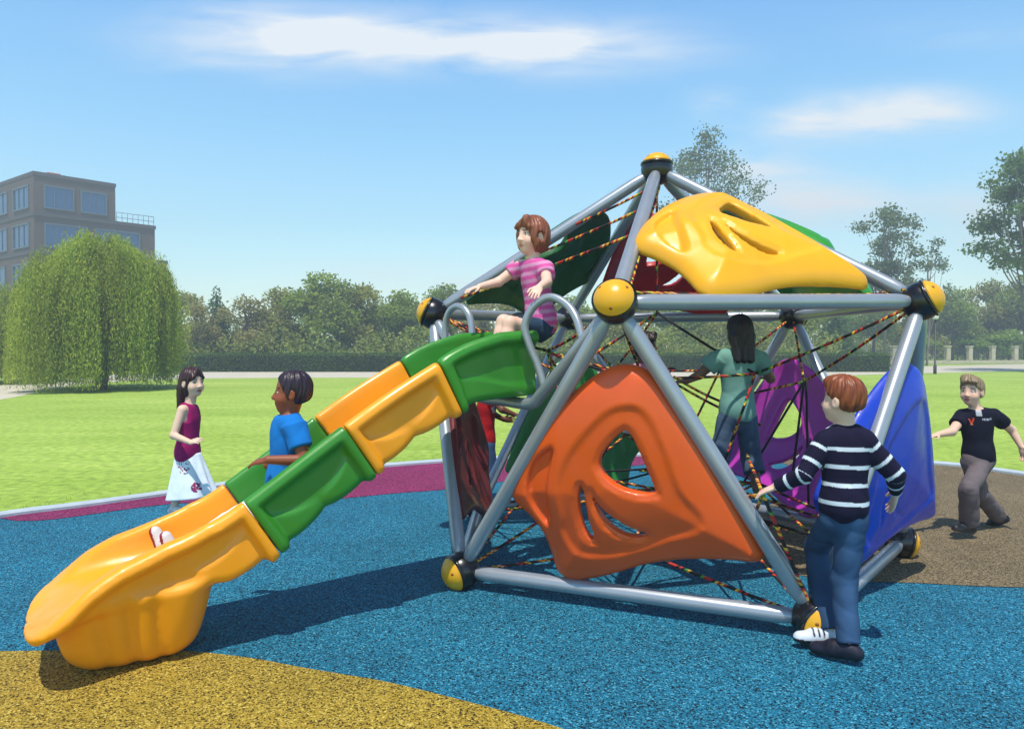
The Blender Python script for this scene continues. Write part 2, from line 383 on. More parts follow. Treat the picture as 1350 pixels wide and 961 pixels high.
br = spline([gr(*p)[:2] for p in [(1010, 604.5), (1050, 622), (1030, 655), (990, 690), (995, 735), (1060, 762), (1130, 769), (1200, 771), (1350, 777), (1500, 772), (1700, 745)]], 5)
kr = BL[nblob * 9 + 1:nblob * 12 + 7][::-1]
flat_poly('brown_rubber_surface', np.concatenate([br, kr]), .016, rubber('brown_rubber', (122, 106, 78), (50, 42, 30), (172, 156, 122)))
ye = spline([gr(*p)[:2] for p in [(-200, 868), (-100, 863), (0, 862), (90, 861), (180, 860), (250, 862), (330, 871), (400, 884), (460, 894), (520, 905), (620, 930), (720, 958), (830, 1000), (900, 1050)]], 5)
flat_poly('yellow_rubber_surface', np.concatenate([ye, [(.9, .4), (-1.5, .1), (-3.9, 1.4), (-4.6, 2.4)]]), .016, rubber('yellow_rubber', (162, 136, 44), (62, 48, 10), (218, 194, 98)))
# kerb
def ribbon(name, P, w, z0, z1, m, closed=True):
    P = np.asarray(P)[:, :2]; T = np.roll(P, -1, 0) - np.roll(P, 1, 0); T /= np.linalg.norm(T, axis=1)[:, None]; Nn = np.stack([-T[:, 1], T[:, 0]], 1); n = len(P)
    out = P - 0 * Nn
    prof = [(-.0, z0), (-.0, z1 - .015), (.015, z1), (w - .015, z1), (w, z1 - .015), (w, z0)]
    V = np.concatenate([np.c_[P - Nn * (-a if SGN > 0 else a), np.full(n, z)] for a, z in prof]); q = []
    for k in range(len(prof) - 1):
        for i in range(n): q.append((k * n + i, k * n + (i + 1) % n, (k + 1) * n + (i + 1) % n, (k + 1) * n + i))
    return struct(mesh_obj(name, V, np.array(q), m, smooth=False))
ar = np.sum(BL[:, 0] * np.roll(BL[:, 1], -1) - np.roll(BL[:, 0], -1) * BL[:, 1]); SGN = -1 if ar > 0 else 1
ribbon('kerb', BL, .11, -.02, .055, mat('pale_kerb', srgb(176, 188, 196), .7, noise=(6, .1), bump=(40, .2, .004)))

# ------------------------------------------------------------------ the climbing dome
ND = {'A': pt(866, 224, 5.47), 'U1': pt(571, 414, 5.55), 'U2': pt(811.5, 399, 3.88), 'U3': pt(1215, 397, 4.44), 'U4': pt(1045, 417, 6.45), 'U5': pt(750, 420, 7.1),
      'L1': gr(608, 752, .115), 'L2': gr(1075, 816, .115), 'L3': gr(1188, 714, .115), 'L4': gr(906, 650, .115), 'L5': gr(632, 668, .115)}
CEN = A3(1.08, 5.45, 1.0)
dome = empty('climbing_dome', (1.08, 5.45, .012), 'big dome of grey pipes with coloured panels, rope net and green yellow slide', 'climbing frame')
M_steel = mat('grey_pipe', srgb(158, 164, 172), .36, metal=.4, spec=.5, coat=.3, noise=(5, .08), bump=(30, .03, .002))
M_black = mat('black_hub', srgb(12, 9, 10), .3, coat=.3, noise=(12, .2))
M_cap = plastic('yellow_cap', (228, 166, 16), .35)
M_bolt = mat('brown_bolt', srgb(150, 84, 16), .5)
SR = .045; HR = .118
def strut(a, b):
    d = unit(b - a); p, q = a + d * (HR * .86), b - d * (HR * .86)
    m = MB(); m.tube([p, p + d * .012, p + d * .05, p + d * .1, (p + q) / 2, q - d * .1, q - d * .05, q - d * .012, q], [SR * .66, SR * .8, SR * .93, SR, SR, SR, SR * .93, SR * .8, SR * .66], 18)
    return m.build('strut', M_steel, dome)
EDG = [('A', 'U%d' % i) for i in range(1, 6)] + [('U%d' % i, 'U%d' % (i + 1)) for i in range(2, 5)] + [('U5', 'U1')] + \
      [('L%d' % i, 'L%d' % (i % 5 + 1)) for i in range(1, 6)] + [('U%d' % i, 'L%d' % i) for i in range(1, 6)] + [('L%d' % i, 'U%d' % (i % 5 + 1)) for i in range(1, 6)]
for a, b in EDG: strut(ND[a], ND[b])
for k, p in ND.items():
    ax = unit(p - CEN)
    if k[0] == 'L': ax = unit(A3(ax[0], ax[1], ax[2] * .55))
    R = frame(ax)
    m = MB(); m.ball(p, HR, 28, 16, R=R); m.tube([p + ax * HR * .30, p + ax * HR * .42], HR * 1.02, 28)
    h = m.build('hub', M_black, dome)
    m = MB(); n0 = 0
    m.ball(p + ax * .004, A3(HR, HR, HR) * 1.03, 28, 9, z0=.47, z1=.9999, R=R); nq = len(np.concatenate(m.Q))
    m.tube([p + ax * HR * .46, p + ax * HR * .5], HR * .905, 28); n1 = len(np.concatenate(m.Q)) - nq
    for j in range(3):
        an = j * 2.094 + .5; dr = unit(R @ A3(math.cos(an) * .66, math.sin(an) * .66, .75))
        m.tube([p + dr * HR * 1.0, p + dr * HR * 1.055], .0095, 10)
    allq = len(np.concatenate(m.Q)); nt = len(np.concatenate(m.T)) if m.T else 0
    mi = [0] * (nq + n1) + [1] * (allq - nq - n1) + [0] * 56 + [1] * (nt - 56)
    o = m.build('cap', [M_cap, M_bolt], h); o.data.polygons.foreach_set('material_index', mi)

# ---- moulded panels: one shape, modelled in the plane of its triangle
OUT = spline([(.10, 1.325), (.225, 1.27), (.353, 1.10), (.503, .861), (.655, .59), (.765, .375), (.785, .30), (.73, .255), (.607, .255), (.37, .232), (.154, .178), (-.025, .10), (-.21, .035),
              (-.318, .022), (-.395, .075), (-.43, .203), (-.475, .315), (-.55, .405), (-.635, .478), (-.664, .563), (-.60, .711), (-.49, .879), (-.36, 1.043), (-.19, 1.201), (-.03, 1.302)], 4, True)
HOLE = spline([(.095, .985), (.145, .915), (.245, .66), (.228, .632), (.154, .622), (.049, .645), (-.035, .7), (-.078, .773), (-.06, .845), (-.002, .922), (.06, .98)], 4, True)
S1 = spline([(-.175, .665), (-.15, .61), (-.136, .475), (-.108, .335), (-.153, .33), (-.196, .399), (-.215, .536), (-.2, .64)], 4, True)
S2 = spline([(-.122, .637), (-.044, .529), (.082, .442), (.187, .405), (.164, .365), (.057, .362), (-.049, .432), (-.112, .545)], 4, True)
S3 = spline([(-.344, .835), (-.385, .635), (-.4, .391), (-.483, .464), (-.525, .579), (-.49, .725), (-.41, .815)], 4, True)
INN = spline([(-.273, .461), (-.284, .645), (-.204, .831), (-.017, 1.037), (.111, 1.085), (.191, 1.025), (.266, .86), (.34, .651), (.455, .489), (.291, .406), (.031, .286), (-.194, .259), (-.279, .367)], 4, True)
def sd_poly(P, X, Y):
    d = np.full(X.shape, 1e9); ins = np.zeros(X.shape, bool); n = len(P)
    for i in range(n):
        a, b = P[i - 1], P[i]; e = b - a; wx, wy = X - a[0], Y - a[1]
        t = np.clip((wx * e[0] + wy * e[1]) / (e @ e + 1e-12), 0, 1)
        d = np.minimum(d, (wx - e[0] * t) ** 2 + (wy - e[1] * t) ** 2)
        c = ((a[1] > Y) != (b[1] > Y)) & (X < (b[0] - a[0]) * (Y - a[1]) / (b[1] - a[1] + 1e-12) + a[0]); ins ^= c
    d = np.sqrt(d); return np.where(ins, -d, d)
def panel_mesh(bulge, h=.0125, tight=0.):
    gx = np.arange(-.78, .90, h); gy = np.arange(-.10, 1.45, h); X, Y = np.meshgrid(gx, gy, indexing='ij')
    dO = sd_poly(OUT, X, Y); dH = sd_poly(HOLE, X, Y); d1 = sd_poly(S1, X, Y); d2 = sd_poly(S2, X, Y); d3 = sd_poly(S3, X, Y); dI = sd_poly(INN, X, Y)
    dH = dH + tight; d1 = d1 + tight * .2; d2 = d2 + tight * .2
    mid = bulge * (1 - np.exp(-np.clip(-dO, 0, 1) / .22)) - .16 * bulge * ((X) ** 2 + (Y - .6) ** 2)
    front = -.015 * sstep(-.045, .0, -dI) + .002 * np.exp(-((dI - .03) / .03) ** 2)       # inner field sunk behind a raised rim
    for dd in (dH, d1, d2): front = front - .010 * sstep(.022, .008, dd)            # countersunk lip around the holes
    front = front - .042 * sstep(.012, -.02, d3) - .004 * sstep(.03, .01, d3)
    th = .036
    gz = np.arange(-.14, bulge + .16, h); Z = gz[None, None, :]
    top = (mid + th + front)[:, :, None]; bot = (mid - th + front * .8)[:, :, None]
    core = smax(Z - top, bot - Z, .03)
    f = smax(core, dO[:, :, None] + 0 * Z, .06)
    for dd in (dH, d1, d2): f = smax(f, -(dd[:, :, None] + (.012 if dd is dH else .013)) + 0 * Z, .012)
    V, Q = surface_nets(f.astype(np.float32), A3(gx[0], gy[0], gz[0]), h); return V, Q
PM = {b: panel_mesh(b) for b in (.13, .19)}; PM[.14] = panel_mesh(.14, tight=.2)
def panel(a, b, c, colr, label, rot2=0., sh=(0, 0), w0=0., bulge=.13, tilt=0.):
    a, b, c = ND[a], ND[b], ND[c]; o = (a + b) / 2; u = unit(b - a); v = c - o; v = unit(v - v @ u * u); n = np.cross(u, v)
    V, Q = PM[bulge]; cs, sn = math.cos(rot2), math.sin(rot2); X = V[:, 0] ; Y = V[:, 1] - .62
    X, Y = X * cs - Y * sn + sh[0], X * sn + Y * cs + .62 + sh[1]
    P = o + X[:, None] * u + Y[:, None] * v + (V[:, 2] + w0 + tilt * X)[:, None] * n
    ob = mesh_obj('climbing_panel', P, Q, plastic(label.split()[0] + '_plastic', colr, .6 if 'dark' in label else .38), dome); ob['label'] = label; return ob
panel('L1', 'L2', 'U2', (220, 84, 4), 'orange wing shaped climbing panel', 0, (0, .0), -.03)
panel('U2', 'U3', 'A', (240, 170, 5), 'yellow wing shaped roof panel', -.12, (-.02, -.055), .02, .19)
panel('U3', 'U4', 'A', (44, 142, 34), 'light green roof panel', -.12, (-.02, -.055), .02, .19)
panel('U4', 'U5', 'A', (186, 24, 30), 'bright red roof panel', -.12, (-.02, -.055), .02, .19)
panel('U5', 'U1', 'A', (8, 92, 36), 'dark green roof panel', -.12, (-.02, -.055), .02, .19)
panel('L2', 'L3', 'U3', (8, 56, 184), 'blue wing shaped side panel', 0, (-.03, .005), -.01, .14, tilt=.24)
panel('L3', 'L4', 'U4', (190, 56, 176), 'purple side panel', 0, (0, 0), -.03)
panel('L4', 'L5', 'U5', (30, 122, 44), 'green back panel', 0, (0, 0), -.03)
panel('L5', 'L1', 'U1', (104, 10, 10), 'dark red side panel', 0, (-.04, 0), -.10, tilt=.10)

# ---- ropes
def rope_mat(name, ramp):
    m = bpy.data.materials.new(name); m.use_nodes = True; t = NT(m); b = t.n['Principled BSDF']; b.inputs['Roughness'].default_value = .75
    uvn = t.add('ShaderNodeUVMap'); sp = t.add('ShaderNodeSeparateXYZ'); t.link(uvn.outputs[0], sp.inputs[0])
    def M(op, a, b=None):
        n = t.add('ShaderNodeMath'); n.operation = op
        for i, v in enumerate((a, b)):
            if v is None: continue
            if isinstance(v, (int, float)): n.inputs[i].default_value = v
            else: t.link(v, n.inputs[i])
        return n.outputs[0]
    k = M('FLOOR', M('ADD', M('MULTIPLY', sp.outputs[0], 58.), M('MULTIPLY', sp.outputs[1], 2.)))
    wn = t.add('ShaderNodeTexWhiteNoise'); wn.noise_dimensions = '1D'; t.link(k, wn.inputs['W'])
    r = t.add('ShaderNodeValToRGB'); r.color_ramp.interpolation = 'CONSTANT'; e = r.color_ramp.elements
    e[0].position = 0; e[0].color = srgb(*ramp[0][1]); e[1].position = ramp[1][0]; e[1].color = srgb(*ramp[1][1])
    for p, c in ramp[2:]: q = e.new(p); q.color = srgb(*c)
    t.link(wn.outputs['Value'], r.inputs[0]); t.link(r.outputs[0], b.inputs['Base Color']); return m
M_rope = rope_mat('braided_rope', [(0, (26, 22, 20)), (.34, (188, 40, 28)), (.56, (226, 176, 44)), (.80, (30, 26, 22)), (.86, (70, 150, 60)), (.95, (214, 196, 130))])
M_rope2 = rope_mat('black_rope', [(0, (16, 15, 16)), (.7, (26, 24, 26))])
NROPE = [0]
def rope(a, b, sag=.02, m=None, r=.0095):
    a, b = np.asarray(a, float), np.asarray(b, float); tt = np.linspace(0, 1, 9)[:, None]
    P = a + (b - a) * tt; P[:, 2] -= (4 * sag * tt * (1 - tt))[:, 0]
    o = MB().tube(P, r, 7); NROPE[0] += 1; return o.build('rope', m or M_rope, dome, uv=True)
def lerp(a, b, t): return np.asarray(a) + (np.asarray(b) - np.asarray(a)) * t
IN = {k: lerp(CEN, p, .42) for k, p in ND.items()}
for k in ND:
    if k[0] == 'L': IN[k][2] = .52
for k in ND: rope(ND[k], IN[k], .015)
for a, b in [e for i, e in enumerate(EDG) if i % 5 not in (1, 3)]: rope(IN[a], IN[b], .012, M_rope if rng.random() < .8 else M_rope2)
LC = A3(1.08, 5.45, .46)
for i in range(1, 6):
    a, b = 'L%d' % i, 'L%d' % (i % 5 + 1); mid = lerp(lerp(ND[a], ND[b], .5), LC, .22); mid[2] = .3
    rope(ND[a], mid, .01); rope(ND[b], mid, .01); rope(mid, LC, .02); rope(IN[a], LC, .01)
    rope(mid, IN[a], .01, M_rope2); rope(mid, IN[b], .01)
# roof face left open above the slide: ropes strung between the two pipes
for t1, t2 in ((.12, .30), (.30, .55), (.5, .8)): rope(lerp(ND['A'], ND['U2'], t1 + .06), lerp(ND['A'], ND['U1'], t2 + .1), .01)
rope(ND['U1'], IN['U2'], .02); rope(ND['U2'], IN['U1'], .02)
rope(lerp(ND['A'], ND['U2'], .1) + A3(.05, .05, -.04), ND['U2'] + A3(.08, .1, .05), .0)
rope(ND['U2'] + A3(.11, .08, -.12), ND['L2'] + A3(-.09, .08, .12), .0); rope(ND['U3'] + A3(-.1, .02, .07), ND['U4'] + A3(-.05, -.1, .07), .0)
rope(ND['U2'] + A3(.1, .1, .06), ND['U3'] + A3(-.12, .1, .05), .01)
rope(pt(1060, 503, 5.6), pt(975, 645, 5.5), 0, M_rope2); rope(pt(1060, 503, 5.6), pt(1043, 640, 5.7), 0, M_rope2); rope(pt(1063, 503, 5.6), pt(1066, 668, 5.75), 0, M_rope2)
rope(ND['U3'], pt(1060, 503, 5.6), .02); rope(pt(1060, 503, 5.6), ND['U4'], .0); rope(pt(1060, 503, 5.6), pt(985, 520, 5.6), .0)
SEAT = [pt(668, 430, 5.25), pt(745, 462, 4.75), pt(765, 455, 5.2), pt(705, 462, 4.9)]
rope(ND['U1'], pt(722, 462, 4.87), .03); rope(ND['U2'], pt(722, 462, 4.87), .03); rope(IN['U1'], pt(722, 464, 4.87), .02); rope(IN['U2'], pt(722, 464, 4.87), .02); rope(pt(722, 464, 4.87), IN['L1'], 0)

# ---- slide: modelled in (distance along, across, height) and then bent along its path
SD = A3(-.86, -.51, 0); SD = unit(SD); SP = A3(.51, -.86, 0); SP = unit(SP); SO = A3(-.02, 4.7, 0)
fl_c = spline([(-.06, 1.275), (.15, 1.272), (.33, 1.258), (.44, 1.232), (.53, 1.19), (.78, 1.05), (1.035, .885), (1.29, .71), (1.545, .535), (1.7, .452), (1.85, .41), (2.05, .388), (2.25, .372), (2.40, .34), (2.50, .302), (2.56, .265), (2.60, .235), (2.64, .20)], 24)
aL = np.concatenate([[0], np.cumsum(np.linalg.norm(np.diff(fl_c, axis=0), axis=1))])
aT = lambda tv: np.interp(tv, fl_c[:, 0], aL)
def slide_map(V):
    a, v, n = V[:, 0], V[:, 1], V[:, 2]; tq = np.interp(a, aL, fl_c[:, 0]); zq = np.interp(a, aL, fl_c[:, 1]); e = .06
    dt = np.interp(a + e, aL, fl_c[:, 0]) - np.interp(a - e, aL, fl_c[:, 0]); dz = np.interp(a + e, aL, fl_c[:, 1]) - np.interp(a - e, aL, fl_c[:, 1])
    L = np.sqrt(dt * dt + dz * dz); nt, nzv = -dz / L, dt / L
    tt = tq + nt * n; zz = zq + nzv * n
    return SO + tt[:, None] * SD + v[:, None] * SP + zz[:, None] * A3(0, 0, 1)
def slide_section(a0, a1, m, label, first=False, last=False, h=.0125):
    ga = np.arange(a0 - .04, a1 + .05, h); gv = np.arange(-.47, .4701, h); gn = np.arange(-.50 if last else -.16, .48, h)
    A, Vv, N_ = ga[:, None, None], gv[None, :, None], gn[None, None, :]; av = np.abs(Vv)
    tq = np.interp(ga, aL, fl_c[:, 0])[:, None, None]
    Hh = np.interp(tq, [-.06, .2, .36, .52, .8, 1.0, 1.54, 1.8, 2.0, 2.2, 2.33, 2.42, 2.5, 2.66], [.345, .335, .30, .265, .262, .262, .262, .25, .205, .15, .095, .045, .012, .006])
    W = np.interp(tq, [-.1, 1.6, 2.0, 2.25, 2.42, 2.49, 2.53, 2.56, 2.58, 2.592, 2.60], [.315, .315, .325, .375, .415, .42, .405, .37, .32, .25, .14])
    endm = np.maximum(sstep(.075, .045, np.abs(A - a0)), sstep(.075, .045, np.abs(a1 - A)))
    if first: endm = sstep(.075, .045, np.abs(a1 - A)) + 0 * A
    if last: endm = sstep(.075, .045, np.abs(A - a0))
    rim = sstep(.10, .055, Hh - N_)
    s = (A - a0) / (a1 - a0)
    # arched pocket in the side wall and lobed underside
    arch = .03 + .15 * np.clip(np.abs(s - .5) * 2, 0, 1) ** 2.2
    pocket = sstep(-.012, .012, (N_ - arch))
    if last: pocket = np.maximum(pocket, sstep(.30, .36, s))
    lob = np.abs(np.sin(s * math.pi * 2.0)) ** .7
    if first: lob = np.abs(np.sin(s * math.pi * 1.0)) ** .5 * .6 + .2 ; pocket = sstep(-.012, .012, N_ - (.02 + .22 * np.clip(s - .35, 0, 1) ** 1.3))
    grow = np.maximum(endm, rim)
    Wo = W - .045 + .045 * grow + .014 * (1 - pocket) * (1 - grow) * lob
    bot = -.045 - .04 * endm - (.026 * lob * (1 - endm)) * (0 if last else 1)
    if last: bot = bot - .03 * lob * sstep(.32, .2, s)
    Wi = W - .105 + .035 * np.clip(N_ / .25, 0, 1) - (.03 * sstep(1.8, 2.2, tq) if last else 0)
    o = smax(smax(av - Wo, N_ - Hh, .06), bot - N_, .05)
    tr = smax(av - Wi, -N_, .13)
    f = smax(o, -tr, .035)
    f = smax(f, smax(a0 + .003 - A, A - (a1 - .003), .006), .008)
    if last:
        # foot standing on the ground
        zq = np.interp(ga, aL, fl_c[:, 1])[:, None, None]; e = .06
        dt = (np.interp(ga + e, aL, fl_c[:, 0]) - np.interp(ga - e, aL, fl_c[:, 0]))[:, None, None]; dz = (np.interp(ga + e, aL, fl_c[:, 1]) - np.interp(ga - e, aL, fl_c[:, 1]))[:, None, None]
        L = np.sqrt(dt * dt + dz * dz); tt = tq - dz / L * N_; zz = zq + dt / L * N_
        hgt = np.clip(zz / .38, 0, 1); c = 2.16 + .0 * hgt; rl = .225 + .13 * np.sqrt(hgt); wf = .22 + .10 * np.sqrt(hgt)
        groove = .022 * np.exp(-(((tt - 2.04 - .04 * hgt) / .028) ** 2)) + .022 * np.exp(-(((tt - 2.15 - .05 * hgt) / .028) ** 2)) + .018 * np.exp(-(((tt - 2.27 - .05 * hgt) / .028) ** 2))
        ft = np.sqrt((np.clip(np.abs(tt - c) - (rl - .16), 0, 9)) ** 2 + (np.clip(av - (wf - .16), 0, 9)) ** 2) - .16 + groove
        ft = smax(ft, .014 - zz, .10); ft = smax(ft, N_ + .02, .03)
        f = smin(f, ft, .045)
    V, Q = surface_nets(f.astype(np.float32), A3(ga[0], gv[0], gn[0]), h)
    P = slide_map(V); o = mesh_obj('slide_section', P, Q, m, slide); o['label'] = label; return o
slide = empty('slide', (-.9, 4.2, .012), parent=dome); slide['label'] = 'green and yellow plastic slide'
bpy.context.view_layer.update()
M_sg = plastic('slide_green', (48, 132, 28), .36); M_sy = plastic('slide_yellow', (248, 160, 8), .36)
slide_section(aT(-.04), aT(.513), M_sg, 'green curved entry section', first=True)
slide_section(aT(.513), aT(1.035), M_sy, 'yellow middle section')
slide_section(aT(1.035), aT(1.545), M_sg, 'straight green middle section')
slide_section(aT(1.545), aT(2.60), M_sy, 'yellow exit section with foot', last=True)
# bent support pipe under the slide entry, hand loops
u1, u2 = ND['U1'], ND['U2']
b0 = SO + .30 * SD * 0 + SP * .36 + A3(0, 0, 1.185) + SD * .03; b1 = SO - SP * .36 + A3(0, 0, 1.185) + SD * .03
MB().tube(spline([u2 + unit(b0 - u2) * .1, lerp(u2, b0, .5), lerp(u2, b0, .9), b0 - SP * .05 + A3(0, 0, -.012), lerp(b0, b1, .5) + A3(0, 0, -.014), b1 + SP * .05 + A3(0, 0, -.012), lerp(u1, b1, .9), lerp(u1, b1, .5), u1 + unit(b1 - u1) * .1], 6), .036, 14).build('support_pipe', M_steel, dome)
MB().tube(spline([pt(717, 510, 4.36), pt(708, 480, 4.36), pt(698, 456, 4.36), pt(692, 430, 4.36), pt(703, 405, 4.34), pt(724, 392, 4.3), pt(745, 400, 4.24), pt(759, 418, 4.17), pt(768, 447, 4.12)], 6), .024, 12).build('hand_loop', M_steel, dome)
MB().tube(spline([pt(588, 470, 5.2), pt(587, 432, 5.2), pt(592, 412, 5.17), pt(602, 404, 5.12), pt(613, 408, 5.06), pt(621, 425, 5.02), pt(624, 470, 5.0)], 6), .024, 12).build('hand_loop', M_steel, dome)

# ------------------------------------------------------------------ people
def _cone(s, a, b, ra, rb, k=.012, rnd=.01, flat=None, wave=None):
    """flat-ended tapered tube; flat=(dir, factor); wave=(count, amp) pleats growing towards b"""
    a = np.asarray(a, float); b = np.asarray(b, float); m = max(ra, rb) * 1.3 + 2 * k + .02
    sl, X, Y, Z = s.region(np.minimum(a, b) - m, np.maximum(a, b) + m); ab = b - a; Ln = np.linalg.norm(ab); ab = ab / Ln
    tt = (X - a[0]) * ab[0] + (Y - a[1]) * ab[1] + (Z - a[2]) * ab[2]; tc = np.clip(tt / Ln, 0, 1)
    dx, dy, dz = X - a[0] - tt * ab[0], Y - a[1] - tt * ab[1], Z - a[2] - tt * ab[2]
    if flat is not None:
        u, q = flat; ww = (dx * u[0] + dy * u[1] + dz * u[2]) * (q - 1); dx, dy, dz = dx + ww * u[0], dy + ww * u[1], dz + ww * u[2]
    r = ra + (rb - ra) * tc; rad = np.sqrt(dx * dx + dy * dy + dz * dz)
    if wave is not None:
        e1 = unit(np.cross(ab, (.3, 1, .2))); e2 = np.cross(ab, e1)
        an = np.arctan2(dx * e2[0] + dy * e2[1] + dz * e2[2], dx * e1[0] + dy * e1[1] + dz * e1[2])
        r = r + wave[1] * tc * np.sin(an * wave[0] + 2.2 * np.sin(an * 2))
    s.put(sl, smax(rad - r, np.abs(tt - Ln / 2) - Ln / 2, rnd), k, 'u')
Field.cone = _cone
M_skin = mat('skin', rough=.5, attr=True, sss=.12, spec=.35, bump=(180, .08, .001))
M_cloth = mat('cloth', rough=.85, attr=True, spec=.2, noise=(14, .10), bump=(260, .18, .0015))
M_denim = mat('denim', rough=.85, attr=True, spec=.2, noise=(9, .22), bump=(420, .25, .001))
M_hair = mat('hair', rough=.42, attr=True, spec=.4, noise=(70, .35, (1, 1, .12)), bump=(110, .5, .004, (1, 1, .12)))
M_shoe = mat('shoe', rough=.5, attr=True, spec=.4)
M_white = mat('eye_white', srgb(186, 180, 174), .3)
M_iris = mat('iris', srgb(40, 26, 20), .15)
def L3(c): return np.array(srgb(*c)[:3])
class P:
    def __init__(p, label, skin, s=1., **J):
        p.s = s; p.J = {k: np.asarray(v, float) for k, v in J.items()}; J = p.J; p.skin = L3(skin)
        allp = np.array(list(J.values())); base = np.array([J['pv'][0], J['pv'][1], J.get('_base', allp.min(0))[2]])
        p.root = empty('person', base, label, 'child'); p.allp = allp
        p.up = unit(J['nk'] - J['pv']); r = J['sR'] - J['sL']; p.rt = unit(r - r @ p.up * p.up); p.fw = np.cross(p.up, p.rt)
        p.R = np.stack([p.rt, p.fw, p.up], 1)
        bpy.context.view_layer.update()
    def head_frame(p, face, tilt=0.):
        f = unit(face); r = unit(np.cross(f, (0, 0, 1))); u = np.cross(r, f)
        r, u = r * math.cos(tilt) + u * math.sin(tilt), u * math.cos(tilt) - r * math.sin(tilt)
        p.H = np.stack([r, f, u], 1)
    def hl(p, x, y, z): return p.J['hd'] + p.H @ (A3(x, y, z) * p.hs)
    def torso(p, Fd, inf=0., low=True):
        s, J, R = p.s, p.J, p.R; pv, nk = J['pv'], J['nk']
        Fd.ell(lerp(pv, nk, .70), A3(.106, .076, .135) * s + inf, R, .03)
        Fd.ell(lerp(pv, nk, .38), A3(.091, .072, .13) * s + inf, R, .04)
        if low: Fd.ell(pv + p.up * .01 * s, A3(.100, .084, .09) * s + inf, R, .04)
        for q in 'LR': Fd.cap(lerp(J['s' + q], nk, .12), lerp(lerp(pv, nk, .9), J['s' + q], .25), .042 * s + inf, .055 * s + inf, .03)
    def hand(p, Fd, w, tip, pn, side, curl=.35):
        s = p.s * 1.05; d = unit(tip - w); pn = np.asarray(pn, float); pn = unit(pn - pn @ d * d); ac = np.cross(d, pn) * side
        Rm = np.stack([ac, d, pn], 1)
        Fd.ell(w + d * .036 * s, A3(.030, .042, .0135) * s, Rm, .012)
        for o, L in ((-.0245, .040), (-.0085, .050), (.0078, .047), (.0235, .036)):
            a = w + d * .068 * s + ac * o * s * -1; dd = unit(d + pn * curl * .5 - ac * o * 5); b = a + dd * L * .55 * s
            c = b + unit(d + pn * curl * 1.8 - ac * o * 3) * L * .55 * s
            Fd.cap(w + d * .045 * s - ac * o * .8 * s, a, .0078 * s, .0075 * s, .006); Fd.cap(a, b, .0072 * s, .0066 * s, .001); Fd.cap(b, c, .0066 * s, .0058 * s, .001)
        a = w + d * .022 * s + ac * .026 * s; b = a + unit(d * .75 + ac * .7 + pn * .3) * .03 * s; c = b + unit(d + ac * .15 + pn * .4) * .026 * s
        Fd.cap(w + d * .015 * s + ac * .012 * s, a, .011 * s, .0095 * s, .01); Fd.cap(a, b, .0092 * s, .008 * s, .003); Fd.cap(b, c, .008 * s, .0064 * s, .002)
    def arms(p, Fd, inf=0.):
        s, J = p.s, p.J
        for q in 'LR':
            Fd.cap(J['s' + q], J['e' + q], .041 * s + inf, .033 * s + inf, .02); Fd.cap(J['e' + q], J['w' + q], .034 * s + inf, .0225 * s + inf, .012)
    def legs(p, Fd, inf=0.):
        s, J = p.s, p.J
        for q in 'LR':
            Fd.cap(J['p' + q], J['k' + q], .062 * s + inf, .046 * s + inf, .02); Fd.cap(J['k' + q], J['a' + q], .048 * s + inf, .03 * s + inf, .015)
            Fd.cap(lerp(J['k' + q], J['a' + q], .3) - 0 * p.fw, lerp(J['k' + q], J['a' + q], .45), .047 * s, .04 * s, .02)
            Fd.cap(J['a' + q] + A3(0, 0, -.02 * s), lerp(J['a' + q], J['t' + q], .85), .03 * s, .022 * s, .02)
    def body(p, face, hs=1., tilt=0., brow=(50, 34, 28), lips=(170, 80, 76), palm=None, h=.0048, ears=True):
        p.hs = hs; p.head_frame(face, tilt); J, s = p.J, p.s; H = p.H
        Fd = Field(p.allp.min(0) - .17, p.allp.max(0) + .17, h); Fd_ = Fd
        p.torso(Fd); p.arms(Fd); p.legs(Fd)
        for q, sd in (('L', -1), ('R', 1)):
            pn = (palm or {}).get(q, p.rt * -sd); p.hand(Fd, J['w' + q], J['h' + q], pn, sd * -1 if (palm or {}).get(q + 'flip') else sd)
        Fd.cap(J['nk'] - p.up * .03 * s, p.hl(0, -.015, -.05), .046 * s, .040 * hs, .02)
        e = lambda c, r, k=.01, m='u': Fd.ell(p.hl(*c), A3(*r) * hs, H, k * hs, m)
        e((0, -.014, .028), (.074, .09, .08), .02); e((0, .018, -.035), (.058, .066, .072), .03); e((0, .050, -.084), (.026, .023, .02), .03)
        for x in (-1, 1):
            e((x * .034, .048, -.038), (.026, .026, .026), .025)
            e((x * .031, .092, .001), (.017, .0125, .0115), .012, 's')
            if ears: e((x * .075, -.008, -.012), (.012, .02, .03), .008); e((x * .087, -.002, -.010), (.006, .011, .018), .006, 's')
        Fd.cap(p.hl(0, .074, .004), p.hl(0, .094, -.028), .0065 * hs, .0115 * hs, .014 * hs)
        for x in (-1, 1): e((x * .011, .086, -.032), (.009, .010, .008), .008)
        e((0, .078, -.0555), (.020, .010, .0065), .006); e((0, .076, -.0665), (.017, .010, .0065), .006)
        Fd.cap(p.hl(-.018, .0885, -.061), p.hl(.018, .0885, -.061), .0022 * hs, .0022 * hs, .003, 's')
        V, Q = Fd.mesh(); lv = (V - J['hd']) @ H / hs
        C = np.tile(p.skin, (len(V), 1)); isf = (lv[:, 1] > .03) & (np.abs(lv).max(1) < .13)
        def paint(mask, c, a=1.):
            C[mask] = C[mask] * (1 - a) + np.asarray(c) * a
        w_ = np.exp(-(((np.abs(lv[:, 0]) - .038) / .018) ** 2) - (((lv[:, 2] + .036) / .018) ** 2)) * isf
        C[:] = C * (1 - .25 * w_[:, None]) + .25 * w_[:, None] * np.minimum(p.skin * A3(1.25, .75, .7), 1)
